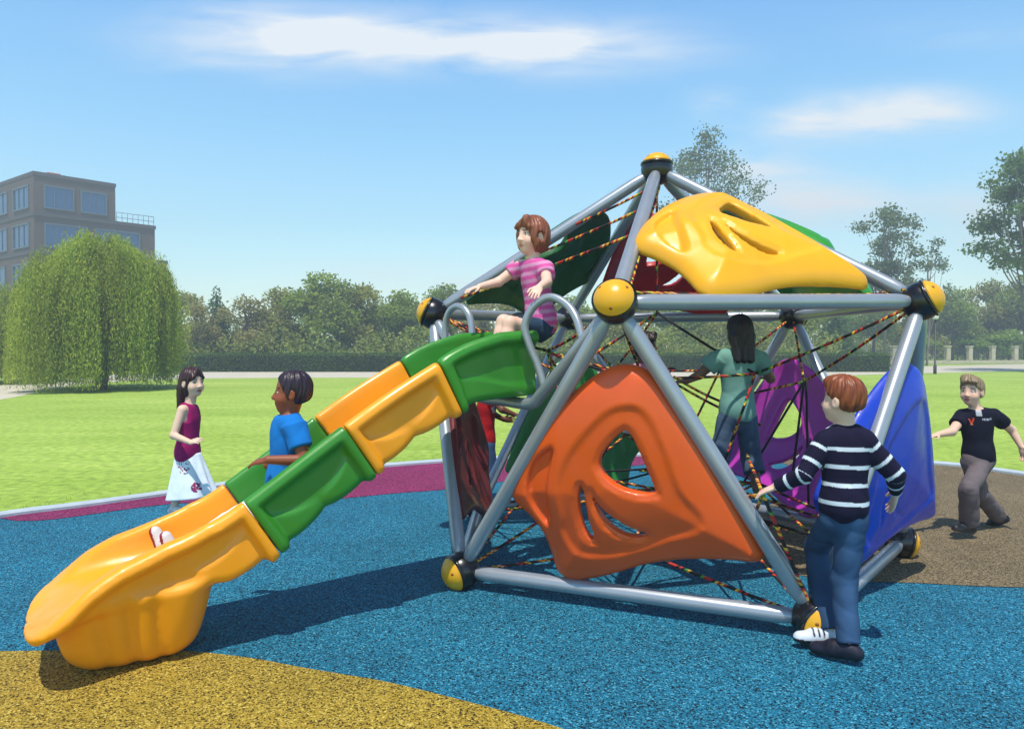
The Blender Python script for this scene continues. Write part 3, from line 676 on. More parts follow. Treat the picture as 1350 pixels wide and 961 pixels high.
        paint(isf & (lv[:, 1] > .06) & ((lv[:, 0] / .0215) ** 2 + ((lv[:, 2] + .0615) / .0115) ** 2 < 1), L3(lips), .85)
        bz = .026 - .10 * (np.abs(lv[:, 0]) - .030) * (np.abs(lv[:, 0]) > .03)
        paint(isf & (np.abs(np.abs(lv[:, 0]) - .031) < .019) & (np.abs(lv[:, 2] - bz) < .0042), L3(brow), .8)
        paint(isf & (np.abs(np.abs(lv[:, 0]) - .031) < .0165) & (np.abs(lv[:, 2] - .0105) < .003), L3(brow), .6)
        mesh_obj('body', V, Q, M_skin, p.root, col=C)
        for x in (-1, 1):
            m = MB(); m.ball(p.hl(x * .030, .0625, .001), A3(.0140, .0112, .0084) * hs, 14, 10, R=H @ np.array([[1, 0, 0], [0, 0, 1], [0, -1, 0]]).T[:, [0, 1, 2]] if False else H)
            n1 = len(m.Q[0]); m.ball(p.hl(x * .030 + .0008, .0674, .001), A3(.0086, .0076, .0086) * hs, 12, 8, R=H)
            o = m.build('eye', [M_white, M_iris], p.root); o.data.polygons.foreach_set('material_index', [0] * n1 + [1] * (len(o.data.polygons) - n1))
    def cloth(p, name, Fd, col, m=None, h=None, label=None):
        V, Q = Fd.mesh(); C = col(V) if callable(col) else np.tile(L3(col), (len(V), 1))
        o = mesh_obj(name, V, Q, m or M_cloth, p.root, col=C)
        if label: o['label'] = label
        return o
    def box(p, keys, m, h=.0055):
        A = np.array([p.J[k] for k in keys]); return Field(A.min(0) - m, A.max(0) + m, h)
    def shirt(p, col, sleeve=.45, hem=-.03, inf=.013, name='shirt', fold=.003, neck=.0, long=False, seed=1, m=None):
        J, s = p.J, p.s; Fd = p.box(['pv', 'nk', 'sL', 'sR', 'eL', 'eR'] + (['wL', 'wR'] if long else []), .2, .0040 if long else .0055)
        p.torso(Fd, inf)
        pv = J['pv'] + p.up * hem * s
        Fd.ell(lerp(J['pv'], J['nk'], .12), A3(.104, .088, .12) * s + inf, p.R, .03)
        Fd.half(pv, -p.up, .006)
        for q in 'LR':
            a, e, w = J['s' + q], J['e' + q], J['w' + q]
            if sleeve > 0:
                if long:
                    Fd.cap(a, e, .043 * s + inf, .036 * s + inf * .7, .025); Fd.cone(e - unit(w - e) * .0, lerp(e, w, .96), .037 * s + inf * .6, .026 * s + inf * .7, .012)
                    Fd.ell(e, .037 * s + inf * .6, None, .01)
                else: Fd.cone(lerp(a, e, -.05), lerp(a, e, sleeve), .046 * s + inf, .043 * s + inf * 1.2, .025)
        if sleeve <= 0:
            for q, sd in (('L', -1), ('R', 1)): Fd.half(J['s' + q] - p.rt * sd * .022 * s, p.rt * sd + p.up * .15, .012, J['s' + q] - .1, J['s' + q] + .1)
        Fd.half(J['nk'] + p.up * (.012 + neck) * s, p.up + .25 * p.fw, .01, J['nk'] - .12, J['nk'] + .12)
        if fold: Fd.folds(fold, 22, seed)
        return p.cloth(name, Fd, col, m)
    def trousers(p, col, name='trousers', inf=.009, end=1., flare=.0, fold=.003, m=None, seed=2, top=.03):
        J, s = p.J, p.s; Fd = p.box(['pv', 'pL', 'pR', 'kL', 'kR'] + (['aL', 'aR'] if end > .5 else []), .2)
        Fd.ell(J['pv'] + p.up * .01, A3(.103, .088, .094) * s + inf, p.R, .03)
        for q in 'LR':
            a, k, n = J['p' + q], J['k' + q], J['a' + q]
            if end <= .5: Fd.cone(lerp(a, k, -.1), lerp(a, k, end * 2),   .068 * s + inf, (.058 + flare) * s + inf, .03)
            else:
                Fd.cap(a, k, .065 * s + inf, (.052 + flare * .35) * s + inf, .03)
                Fd.cone(lerp(k, n, 0), lerp(k, n, (end - .5) * 2), (.052 + flare * .35) * s + inf, (.040 + flare) * s + inf, .012); Fd.ell(k, (.051 + flare * .35) * s + inf, None, .012)
        Fd.half(J['pv'] + p.up * (top + .04) * s, p.up, .006)
        if fold: Fd.folds(fold, 20, seed)
        return p.cloth(name, Fd, col, m or M_denim)
    def shoe(p, q, up_c, sole_c, big=1.):
        J, s = p.J, p.s * big; a, t = J['a' + q], J['t' + q]; d = t - a; d[2] = 0; L = np.linalg.norm(d); d = unit(d); n = A3(0, 0, 1)
        dn = t - a; slope = unit(dn + A3(0, 0, .06 * s)); f = slope; r = unit(np.cross(f, n)); n = np.cross(r, f)
        heel = a - n * .05 * s - f * .03 * s; toe = heel + f * (.20 * s)
        Fd = Field(np.minimum(heel, toe) - .14, np.maximum(heel, toe) + .14, .005)
        Fd.cap(heel + n * .02 * s, heel + f * .09 * s + n * .022 * s, .033 * s, .036 * s, .02); Fd.cap(heel + f * .09 * s + n * .016 * s, heel + f * .165 * s + n * .006 * s, .038 * s, .031 * s, .02)
        Fd.cap(a - n * .015 * s, heel + f * .10 * s + n * .03 * s, .038 * s, .028 * s, .02)
        Fd.half(heel - n * .012 * s, -n, .006)
        Fd.half(a + n * .02 * s, n, .008)
        V, Q = Fd.mesh(); z = (V - heel) @ n; C = np.where((z < .008 * s)[:, None], L3(sole_c), L3(up_c)); l = (V - heel) @ f
        lace = (np.abs(((l - .06 * s) % (.022 * s)) - .011 * s) < .004 * s) & (l > .06 * s) & (l < .13 * s) & (z > .03 * s)
        C[lace] = L3(sole_c); mesh_obj('shoe', V, Q, M_shoe, p.root, col=C)
    def hair(p, kind, c, c2=None):
        hs, H, J = p.hs, p.H, p.J; Fd = Field(J['hd'] - A3(.2, .2, .34 if kind == 'long' else .2), J['hd'] + .2, .0048)
        e = lambda q, r, k=.01, m='u': Fd.ell(p.hl(*q), A3(*r) * hs, H, k * hs, m)
        hw = lambda v: H @ A3(*v)
        e((0, -.016, .034), (.083, .099, .089))
        if kind in ('short', 'fringe'):
            e((0, -.042, -.012), (.075, .066, .072), .02); e((0, .03, .088), (.06, .055, .030), .03)
            if kind == 'fringe':
                for x in (-.05, -.03, -.008, .018, .04): Fd.cap(p.hl(x * .6 + .02, .03, .108), p.hl(x - .012, .078, .074), .028 * hs, .013 * hs, .012)
            Fd.half(p.hl(0, .02, .006), hw((0, .72, -.69)), .010); Fd.half(p.hl(0, -.06, -.058), hw((0, -.3, -1)), .03)
        elif kind == 'crop':
            e((0, -.05, -.012), (.074, .062, .070), .02); e((.068, .012, -.002), (.012, .022, .035), .01); e((-.068, .012, -.002), (.012, .022, .035), .01)
            Fd.half(p.hl(0, .034, .01), hw((0, .90, -.44)), .008); Fd.half(p.hl(0, -.06, -.060), hw((0, -.45, -1)), .02)
        elif kind == 'bob':
            e((0, -.028, -.02), (.090, .080, .105), .03); e((.072, .012, -.015), (.022, .045, .075), .03); e((-.072, .012, -.015), (.022, .045, .075), .03)
            e((0, .105, -.038), (.066, .085, .088), .015, 's'); Fd.cap(p.hl(-.03, .06, .085), p.hl(.05, .075, .05), .026 * hs, .014 * hs, .02)
            Fd.cap(p.hl(-.03, .06, .085), p.hl(-.055, .066, .045), .026 * hs, .014 * hs, .02); Fd.half(p.hl(0, 0, -.108), hw((0, -.15, -1)), .02)
            for x in (-1, 1): e((x * .092, .004, -.012), (.022, .020, .028), .012, 's')
        elif kind == 'long':
            e((0, -.036, -.03), (.086, .078, .11), .03); e((0, .105, -.036), (.072, .088, .092), .015, 's')
            Fd.cap(p.hl(0, .05, .09), p.hl(.05, .068, .04), .024 * hs, .010 * hs, .015); Fd.cap(p.hl(0, .05, .09), p.hl(-.05, .068, .04), .024 * hs, .010 * hs, .015)
            d = p.J['nk'] - p.J['hd']; a = p.hl(0, -.062, -.05)
            for x in (-.045, 0, .045): Fd.cap(a + hw((x * hs, 0, 0)), p.hl(x * 1.05, -.085, -.20), .043 * hs, .027 * hs, .02)
            for x in (-1, 1): e((x * .094, .008, -.012), (.020, .020, .03), .012, 's')
        ph = Fd.ax[0][:, None, None] - J['hd'][0]; pq = Fd.ax[1][None, :, None] - J['hd'][1]; pz = Fd.ax[2][None, None, :] - J['hd'][2]
        lx = ph * H[0, 0] + pq * H[1, 0] + pz * H[2, 0]; ly = ph * H[0, 1] + pq * H[1, 1] + pz * H[2, 1]
        an = np.arctan2(lx, ly + .02)
        Fd.f += (.0022 * np.sin(an * 26 + 2.5 * np.sin(pz * 30)) + .0018 * np.sin(an * 11 + pz * 22)).astype(np.float32)
        V, Q = Fd.mesh(); C = np.tile(L3(c), (len(V), 1))
        if c2: tq = .5 + .5 * np.sin(np.arctan2(*((V - J['hd']) @ H)[:, :2].T) * 14 + V[:, 2] * 60); C = C * (1 - .5 * tq[:, None]) + .5 * tq[:, None] * L3(c2)
        mesh_obj('hair', V, Q, M_hair, p.root, col=C)
def spread(pv, rt, w=.062): return pv - rt * w, pv + rt * w

# --- girl in the purple top, walking behind the slide
D = 6.55; pv = pt(247, 600, D)
g1 = P('dark haired girl in purple sleeveless top and white flowered skirt walking on the lawn edge', (226, 190, 165), .96,
       hd=pt(254, 504, D), nk=pt(250, 533, D), pv=pv, sL=pt(255, 541, D + .10), sR=pt(240, 541, D - .10), eR=pt(229, 574, D - .16), wR=pt(251, 583, D - .26), hR=pt(263, 580, D - .30),
       eL=pt(252, 574, D + .19), wL=pt(255, 597, D + .2), hL=pt(257, 609, D + .19), pL=pt(251, 606, D + .03), pR=pt(245, 606, D - .03),
       kL=pt(264, 638, D + .02), aL=pt(278, 671, D + .05), tL=pt(298, 678, D - .02), kR=pt(238, 640, D - .05), aR=pt(229, 669, D - .03), tR=pt(249, 678, D - .1))
g1.body((.86, -.5, -.02), 1.13, brow=(60, 36, 30), lips=(168, 40, 60), palm={'R': (0, .6, -.8), 'Rflip': False})
g1.hair('long', (46, 22, 24), (78, 38, 40))
g1.shirt((150, 14, 92), 0, hem=-.075, inf=.018, name='top', fold=.002)
Fd = g1.box(['pv', 'kL', 'kR'], .3); Fd.cone(pt(248, 598, D), pt(254, 655, D), .110, .216, .0, .012, flat=((0, 1, 0), 1.25), wave=(7, .016))
def skirt_col(V):
    C = np.tile(L3((226, 236, 242)), (len(V), 1)); r = np.random.default_rng(4)
    for cx, cy, n, sp in ((238, 617, 60, .062), (256, 643, 34, .04), (277, 618, 12, .03)):
        for i in range(n):
            an = r.uniform(0, 6.28); rr = sp * math.sqrt(r.uniform()); c = pt(cx, cy, D - .18) + A3(math.cos(an) * rr, 0, math.sin(an) * rr)
            d = V - c; d[:, 1] *= .12; m = np.linalg.norm(d, axis=1) < r.uniform(.006, .012); C[m] = L3((150, 40, 84) if i % 3 else (110, 60, 110))
    return C
g1.cloth('skirt', Fd, skirt_col)
for q in 'LR': g1.shoe(q, (200, 196, 196), (230, 230, 230))

# --- boy in blue sitting in the slide
D = 4.0
b2 = P('dark skinned boy in bright blue t-shirt sitting halfway down the slide', (138, 74, 46), .98,
       hd=pt(384, 517, D), nk=pt(380, 549, D), pv=pt(377, 640, D), sL=pt(389, 563, D - .115), sR=pt(381, 562, D + .115), eL=pt(402, 607, D - .16), wL=pt(353, 606, D - .20), hL=pt(331, 610, D - .17),
       eR=pt(368, 606, D + .18), wR=pt(322, 625, D + .22), hR=pt(299, 637, D + .25), pL=pt(371, 652, D - .05), pR=pt(370, 650, D + .05),
       kL=pt(304, 692, D - .16), aL=pt(240, 740, D - .32), tL=pt(230, 723, D - .32), kR=pt(303, 690, D - .03), aR=pt(228, 730, D - .18), tR=pt(213, 709, D - .18))
b2.body((-.97, -.2, 0), 1.0, brow=(26, 16, 16), lips=(120, 52, 44), palm={'L': (.1, .3, -1), 'R': (0, 0, -1)})
b2.hair('crop', (32, 20, 30), (62, 44, 66))
b2.shirt((18, 112, 190), .62, hem=-.10, fold=.004, inf=.016)
b2.trousers((226, 226, 228), name='trousers', inf=.010, end=.93, m=M_cloth)
for q in 'LR': b2.shoe(q, (214, 208, 206), (140, 26, 36), 1.05)

# --- girl sitting at the top
D = 4.85; U = F / D
g3 = P('girl with brown bob in pink striped t-shirt and denim shorts seated atop the slide', (232, 190, 168), .95,
       hd=pt(701, 311, D), nk=pt(703, 343, D), pv=pt(714, 430, D), sL=pt(719, 355, D - .09), sR=pt(686, 351, D + .08), eL=pt(721, 372, D - .30), wL=pt(711, 379, D - .46), hL=pt(706, 386, D - .52),
       eR=pt(657, 372, D + .06), wR=pt(633, 378, D - .04), hR=pt(618, 382, D - .08), pL=pt(712, 436, D - .055), pR=pt(708, 433, D + .055),
       kL=pt(672, 426, D - .24), aL=pt(660, 482, D - .30), tL=pt(642, 490, D - .36), kR=pt(664, 424, D - .10), aR=pt(651, 478, D - .16), tR=pt(632, 486, D - .2))
g3.body((-.80, -.60, -.02), 1.12, brow=(104, 56, 40), lips=(196, 110, 104), palm={'L': (-.3, 0, -1), 'R': (0, .1, -1)})
g3.hair('bob', (122, 66, 42), (156, 92, 62))
def pinkcol(V):
    z = (V - g3.J['nk']) @ g3.up; C = np.tile(L3((204, 84, 150)), (len(V), 1)); k = (z % .052) < .024; C[k] = L3((206, 140, 178)); return C
g3.shirt(pinkcol, .5, hem=-.06, fold=.003)
g3.trousers((44, 66, 88), name='shorts', end=.33, flare=.004)
for q in 'LR': g3.shoe(q, (230, 226, 226), (200, 90, 130))

# --- climber in the teal shirt, seen from behind, standing on the net
D = 5.15
c4 = P('child in pale teal t-shirt and jeans climbing inside the rope net, back turned', (126, 92, 72), .98,
       hd=pt(974, 437, D), nk=pt(973, 462, D), pv=pt(972, 548, D), sL=pt(946, 473, D), sR=pt(1000, 473, D), eL=pt(922, 494, D + .04), wL=pt(906, 502, D + .02), hL=pt(888, 504, D), eR=pt(1016, 499, D + .08), wR=pt(1013, 500, D + .26), hR=pt(1011, 494, D + .34),
       pL=pt(960, 554, D), pR=pt(984, 554, D), kL=pt(948, 602, D + .02), aL=pt(938, 646, D + .0), tL=pt(936, 652, D + .12), kR=pt(990, 600, D + .08), aR=pt(998, 642, D - .02), tR=pt(1004, 652, D + .1))
c4.body((-.1, 1, -.05), 1.0, palm={'L': (0, 0, -1), 'R': (0, 0, -1)})
c4.hair('long', (24, 18, 20), (40, 30, 32))
c4.shirt((112, 158, 146), .55, hem=-.035, fold=.003, inf=.02)
c4.trousers((76, 96, 118), name='jeans', end=.78, flare=.02, inf=.012)
rope(c4.J['wL'] + A3(-.1, -.02, .03), c4.J['wL'] + A3(.4, .1, -.2)); rope(ND['L2'], pt(1006, 652, 3.66), .0); rope(pt(1006, 652, 3.66), IN['L2'], .0); rope(pt(1006, 652, 3.66), pt(985, 600, 4.4), .0); rope(pt(1006, 652, 3.66), pt(985, 700, 4.3), .0); rope(pt(1003, 656, 5.2), IN['L3']); rope(pt(938, 657, 5.15), pt(1003, 656, 5.2), .0); rope(pt(938, 657, 5.15), IN['L1'], .01); rope(pt(893, 507, 5.15), IN['U2']); rope(pt(893, 507, 5.15), pt(1003, 560, 5.6)); rope(pt(893, 507, 5.15), pt(938, 657, 5.15), 0, M_rope2)

# --- boy in the striped jumper at the front
D = 3.55
b5 = P('red haired boy in navy jumper with white stripes climbing in at the front corner', (226, 186, 164), .98,
       hd=pt(1110, 527, D), nk=pt(1115, 562, D), pv=pt(1112, 672, D), sL=pt(1087, 583, D), sR=pt(1140, 583, D - .02), eL=pt(1060, 626, D - .02), wL=pt(1024, 641, D + .08), hL=pt(1003, 649, D + .12), eR=pt(1180, 626, D - .05), wR=pt(1181, 650, D + .06), hR=pt(1177, 664, D + .1),
       pL=pt(1100, 686, D + .01), pR=pt(1123, 686, D - .01), kL=pt(1076, 722, D + .30), aL=pt(1094, 832, D + .12), tL=pt(1066, 846, D + .12), kR=pt(1113, 764, D + .03), aR=pt(1119, 850, D - .06), tR=pt(1092, 862, D - .0))
b5.body((-.62, .78, .0), .99, palm={'L': (0, .2, -1), 'R': (-1, .2, 0)}, brow=(120, 60, 30))
b5.hair('short', (112, 52, 22), (160, 86, 44))
def jumper(V):
    J = b5.J; z = (V - J['nk']) @ b5.up; C = np.tile(L3((20, 16, 44)), (len(V), 1)); wv = 0
    st = np.abs(((z + wv + .060) % .086) - .043) < .0095; st &= (z < -.035) & (z > -.375)
    for q in 'LR':
        a, e, w_ = J['s' + q], J['e' + q], J['w' + q]
        d1 = unit(e - a); t1 = (V - a) @ d1; L1 = np.linalg.norm(e - a); d2 = unit(w_ - e); t2 = (V - e) @ d2
        r1 = np.linalg.norm(V - a - t1[:, None] * d1, axis=1); r2 = np.linalg.norm(V - e - t2[:, None] * d2, axis=1)
        onarm = ((r1 < .07) & (t1 > .025) & (t1 < L1)) | ((r2 < .068) & (t2 > 0)); onarm &= np.abs((V - J['nk']) @ b5.rt) > .105
        ln = np.where(t2 > .0, L1 + t2, t1); sa = np.abs((ln % .078) - .039) < .0085
        st = np.where(onarm, sa, st)
    st |= (np.abs((V - J['nk']) @ b5.rt) > .055) & (np.abs((V - J['nk']) @ b5.rt) < .075 + .02) & (z > -.05) & (np.abs((V - J['nk']) @ b5.fw) < .012)
    C[st] = L3((206, 216, 226)); return C
b5.shirt(jumper, 1, hem=-.075, name='jumper', long=True, inf=.009, fold=.0035)
def jeans_col(V): 
    C = np.tile(L3((42, 68, 98)), (len(V), 1)); J = b5.J; d = np.abs((V - lerp(J['pR'], J['kR'], .6)) @ b5.rt); f = np.exp(-(d / .05) ** 2) * .5 * (V[:, 2] < .75); return C * (1 + f[:, None])
b5.trousers(jeans_col, name='jeans', inf=.003, end=.99, flare=.012, fold=.0045)
b5.shoe('R', (20, 22, 40), (14, 14, 18), 1.12); b5.shoe('L', (204, 212, 222), (30, 30, 36), 1.1)

# --- boy running in from the right
D = 5.9
b6 = P('fair boy in navy polo shirt and baggy grey trousers running across brown ground', (226, 184, 160), .98,
       hd=pt(1281, 516, D), nk=pt(1287, 540, D), pv=pt(1290, 605, D), sR=pt(1269, 549, D + .04), sL=pt(1310, 548, D - .03), eR=pt(1255, 569, D - .1), wR=pt(1236, 573, D - .16), hR=pt(1222, 576, D - .2),
       eL=pt(1334, 567, D + .06), wL=pt(1346, 588, D + .0), hL=pt(1350, 602, D - .03), pR=pt(1281, 609, D), pL=pt(1298, 609, D),
       kL=pt(1277, 644, D - .22), aL=pt(1278, 691, D - .12), tL=pt(1258, 699, D - .18), kR=pt(1291, 650, D + .06), aR=pt(1317, 681, D + .26), tR=pt(1308, 694, D + .30))
b6.body((-.80, -.60, 0), 1.0, brow=(110, 86, 60), palm={'R': (0, 0, -1), 'L': (-1, -.2, 0)})
b6.hair('fringe', (126, 106, 78), (156, 136, 104))
def polo(V):
    J = b6.J; C = np.tile(L3((14, 14, 34)), (len(V), 1)); x = (V - J['nk']) @ b6.rt; z = (V - J['nk']) @ b6.up; f = (V - J['nk']) @ b6.fw > .02
    for q in (-1, 1): C[f & (np.abs((x - .055) - q * (.4 * (z + .10) + .002)) < .005) & (z > -.10) & (z < -.062)] = L3((220, 74, 30))
    C[f & (np.hypot(x - .055, z + .108) < .009)] = L3((214, 120, 90))
    k = f & (x < -.02) & (x > -.085) & (np.abs(z + .072) < .008) & (np.sin(x * 500) > -.2); C[k] = L3((190, 196, 210))
    C[f & (np.abs(x) < .02) & (z > -.045)] = L3((170, 172, 178)); return C
b6.shirt(polo, .55, hem=-.05, name='polo_shirt', inf=.013, fold=.003)
b6.trousers((104, 94, 96), inf=.008, end=.98, flare=.020, fold=.005, m=M_cloth)
for q in 'LR': b6.shoe(q, (24, 24, 28), (50, 50, 54), 1.08)

# --- boy in red behind the slide, child in pink inside the net
D = 7.0
b7 = P('boy in red t-shirt and blue jeans behind the slide, holding a grey pipe', (112, 66, 46), .98,
       hd=pt(643, 493, D), nk=pt(642, 517, D), pv=pt(639, 585, D), sL=pt(638, 526, D + .10), sR=pt(650, 527, D - .10), eR=pt(662, 540, D - .16), wR=pt(677, 546, D - .14), hR=pt(688, 548, D - .12), eL=pt(649, 545, D + .14), wL=pt(664, 553, D + .16), hL=pt(673, 553, D + .16),
       pL=pt(639, 590, D + .06), pR=pt(642, 590, D - .06), kL=pt(639, 628, D + .06), aL=pt(627, 660, D + .08), tL=pt(643, 668, D + .04), kR=pt(647, 622, D - .1), aR=pt(635, 664, D - .06), tR=pt(651, 672, D - .1))
b7.body((1, -.15, 0), 1.0, palm={'R': (0, .2, -1)}); b7.hair('short', (30, 20, 18))
def redcol(V):
    C = np.tile(L3((168, 16, 24)), (len(V), 1)); z = (V - b7.J['nk']) @ b7.up; x = (V - b7.J['nk']) @ b7.fw; r = (V - b7.J['nk']) @ b7.rt
    C[(np.abs(x - .02 - .012 * np.sin(z * 60)) < .014) & (z < -.06) & (z > -.19) & (r > .03)] = L3((216, 196, 196)); return C
b7.shirt(redcol, .5, hem=-.03); b7.trousers((50, 72, 108), name='jeans', end=.97, flare=.01)
for q in 'LR': b7.shoe(q, (60, 60, 66), (200, 200, 200))
D = 6.2
c8 = P('small child in pink top and white shorts sitting deep inside the rope net', (98, 58, 44), .9,
       hd=pt(851, 455, D), nk=pt(844, 480, D), pv=pt(826, 556, D), sL=pt(838, 490, D + .10), sR=pt(848, 490, D - .09), eR=pt(862, 505, D - .16), wR=pt(878, 492, D - .1), hR=pt(886, 485, D - .06), eL=pt(850, 512, D + .14), wL=pt(866, 515, D + .14), hL=pt(876, 513, D + .14),
       pL=pt(828, 560, D + .06), pR=pt(828, 560, D - .06), kL=pt(868, 566, D + .08), aL=pt(872, 606, D + .08), tL=pt(890, 610, D + .08), kR=pt(868, 570, D - .06), aR=pt(874, 610, D - .06), tR=pt(892, 614, D - .06))
c8.body((.9, -.4, 0), 1.0, palm={'R': (0, .3, -1)}); c8.hair('bob', (34, 22, 22)); c8.shirt((222, 150, 170), .45); c8.trousers((224, 226, 234), name='shorts', end=.4, m=M_cloth)
for q in 'LR': c8.shoe(q, (70, 74, 78), (220, 220, 220))
rope(IN['U5'], c8.J['pv'] + A3(0, 0, -.1)); rope(IN['L4'], c8.J['pv'] + A3(0, 0, -.1)); rope(IN['L5'], c8.J['pv'] + A3(0, 0, -.1)); rope(c8.J['aR'] + A3(.08, 0, -.07), IN['L3']); rope(c8.J['aR'] + A3(-.2, 0, -.07), c8.J['aR'] + A3(.1, 0, -.07), 0)

# ------------------------------------------------------------------ vegetation
def leaf_mat(name, rough=.6, trans=.5): return mat(name, rough=rough, attr=True, spec=.2, trans=trans)
M_leaf = leaf_mat('leaf'); M_bark = mat('bark', srgb(84, 72, 58), .9, noise=(6, .3, (1, 1, .2)), bump=(14, .6, .03, (1, 1, .25)))
def leaves(Pn, size, c0, c1, nrm=None, asp=.6, dirv=None, r=rng):
    """one quad per point; colours between c0 and c1"""
    n = len(Pn); N_ = r.normal(size=(n, 3)) if nrm is None else nrm + r.normal(size=(n, 3)) * .7
    N_ /= np.linalg.norm(N_, axis=1)[:, None] + 1e-9
    d = r.normal(size=(n, 3)) if dirv is None else dirv + r.normal(size=(n, 3)) * .25
    d = d - (d * N_).sum(1)[:, None] * N_; d /= np.linalg.norm(d, axis=1)[:, None] + 1e-9; e = np.cross(N_, d)
    s = size * r.uniform(.65, 1.3, n)[:, None]
    V = np.stack([Pn - d * s, Pn - e * s * asp + N_ * s * .1, Pn + d * s, Pn + e * s * asp + N_ * s * .1], 1).reshape(-1, 3)
    t = r.uniform(0, 1, n)[:, None]; C = L3(c0) * (1 - t) + L3(c1) * t
    return V, np.arange(4 * n).reshape(n, 4), np.repeat(C, 4, 0)
def crown_points(n, blobs, r, shell=.45, gap=.0):
    """points through the volume of clustered twigs, denser to the outside, with gaps"""
    vol = np.array([b[3] ** 2.2 for b in blobs]); k = r.choice(len(blobs), n, p=vol / vol.sum()); B = np.array([b[:3] for b in blobs])[k]; R = np.array([[b[3], b[3], b[4] if len(b) > 4 else b[3]] for b in blobs])[k]
    u = r.normal(size=(n, 3)); u /= np.linalg.norm(u, axis=1)[:, None]; q = (shell + (1.05 - shell) * r.uniform(0, 1, n) ** .7)[:, None]
    lump = (1 + .22 * np.sin(u[:, 0] * 7 + B[:, 0] * 3) * np.cos(u[:, 2] * 6 + B[:, 2]) + .14 * np.sin(u[:, 1] * 13 + u[:, 2] * 9 + B[:, 1]))[:, None]
    P_ = B + u * q * lump * R
    if gap > 0:
        g = np.sin(P_[:, 0] * 2.3 + 1.3 * np.sin(P_[:, 2] * 1.9)) + np.sin(P_[:, 2] * 2.7 + P_[:, 1] * 1.7) + np.sin(P_[:, 1] * 2.1 + P_[:, 0])
        m = g > gap * 3 - 1.8; P_ = P_[m]; u = u[m]
    return P_, u
def limbs(m, base, top, r0, blobs, r, lean=0):
    trunk = spline([base, lerp(base, top, .35) + r.normal(size=3) * [.1, .1, 0], lerp(base, top, .7) + r.normal(size=3) * [.15, .15, 0], top], 5)
    m.tube(trunk, np.linspace(r0, r0 * .3, len(trunk)), 9)
    for b in blobs:
        i = int(len(trunk) * r.uniform(.3, .75)); a = trunk[i]; c = np.array(b[:3]); md = lerp(a, c, .5) + A3(0, 0, -.12 * np.linalg.norm(c - a))
        br = spline([a, md, c], 5); m.tube(br, np.linspace(r0 * .42, r0 * .08, len(br)), 6, cap=False)
        for j in range(3):
            e = c + r.normal(size=3) * b[3] * .3; m.tube([c, lerp(c, e, .6) + A3(0, 0, .05), e], [r0 * .1, r0 * .06, r0 * .03], 5, cap=False)
def make_tree(name, h, wd, c0, c1, seed, nb=9, n=4200, leaf=.17, low=.25, kind='round', gap=.0, trunk=.16, bark=None):
    r = np.random.default_rng(seed); blobs = []
    if kind == 'round':
        for i in range(nb):
            z = low + (1 - low) * r.uniform(.08, .86); w_ = wd / 2 * math.sqrt(max(.1, 1 - ((z - low) / (1 - low) * 1.7 - .75) ** 2)) ; a = r.uniform(0, 6.28); q = r.uniform(.25, .75) * w_
            blobs.append((math.cos(a) * q, math.sin(a) * q, z * h, w_ * r.uniform(.38, .62), h * .13 * r.uniform(.8, 1.3)))
        blobs.append((0, 0, h * .88, wd * .2, h * .12))
    elif kind == 'cone':
        for i in range(nb):
            z = low + (1 - low) * i / nb; w_ = wd / 2 * (1 - i / nb) ** .8 + .1; blobs.append((r.normal() * .1, r.normal() * .1, z * h, w_, h / nb * .9))
    elif kind == 'airy':
        for i in range(nb):
            a = r.uniform(0, 6.28); z = low + (1 - low) * r.uniform(.1, .95); q = wd / 2 * r.uniform(.1, .85) * math.sqrt(max(.08, 1 - ((z - low) / (1 - low) * 2 - .95) ** 2))
            blobs.append((math.cos(a) * q, math.sin(a) * q, z * h, wd * r.uniform(.08, .15), h * r.uniform(.03, .06)))
    P_, u = crown_points(n, blobs, r, .35 if kind != 'airy' else .2, gap)
    V, Q, C = leaves(P_, leaf, c0, c1, r=r)
    cl = np.sin(V[:, 0] * 1.1 + seed) * np.sin(V[:, 2] * 1.4 + seed * 2) * np.sin(V[:, 1] * 1.2); C = C * (1 + .22 * cl[:, None])
    t = bpy.data.objects.new(name, None); COL.objects.link(t)
    mesh_obj('crown', V, Q, M_leaf, t, smooth=False, col=np.clip(C, 0, 1))
    m = MB(); limbs(m, A3(0, 0, -.05), A3(0, 0, h * (.8 if kind != 'airy' else .85)), trunk, blobs, r); m.build('trunk', bark or M_bark, t); return t
def copy_tree(o):
    c = o.copy(); COL.objects.link(c)
    for ch in o.children:
        d = ch.copy(); COL.objects.link(d); d.parent = c
    return c
protos = {
    'green': make_tree('broadleaf_tree', 7., 5.4, (108, 134, 44), (176, 190, 84), 1, n=9000, leaf=.125, low=.06),
    'olive': make_tree('bushy_tree', 6.3, 5.0, (128, 136, 54), (186, 184, 96), 2, n=8000, leaf=.125, gap=.05, low=.05),
    'tan': make_tree('thin_tree', 5.4, 3.8, (136, 134, 72), (188, 180, 112), 3, n=5000, leaf=.10, gap=.12, low=.06),
    'cone': make_tree('conifer', 6.4, 2.5, (72, 110, 54), (124, 152, 82), 4, nb=10, n=5600, leaf=.11, kind='cone', low=.06),
    'bush': make_tree('bush', 2.6, 3.6, (112, 146, 46), (180, 202, 90), 5, nb=7, n=4200, leaf=.10, low=.05, trunk=.07)}
used = set()
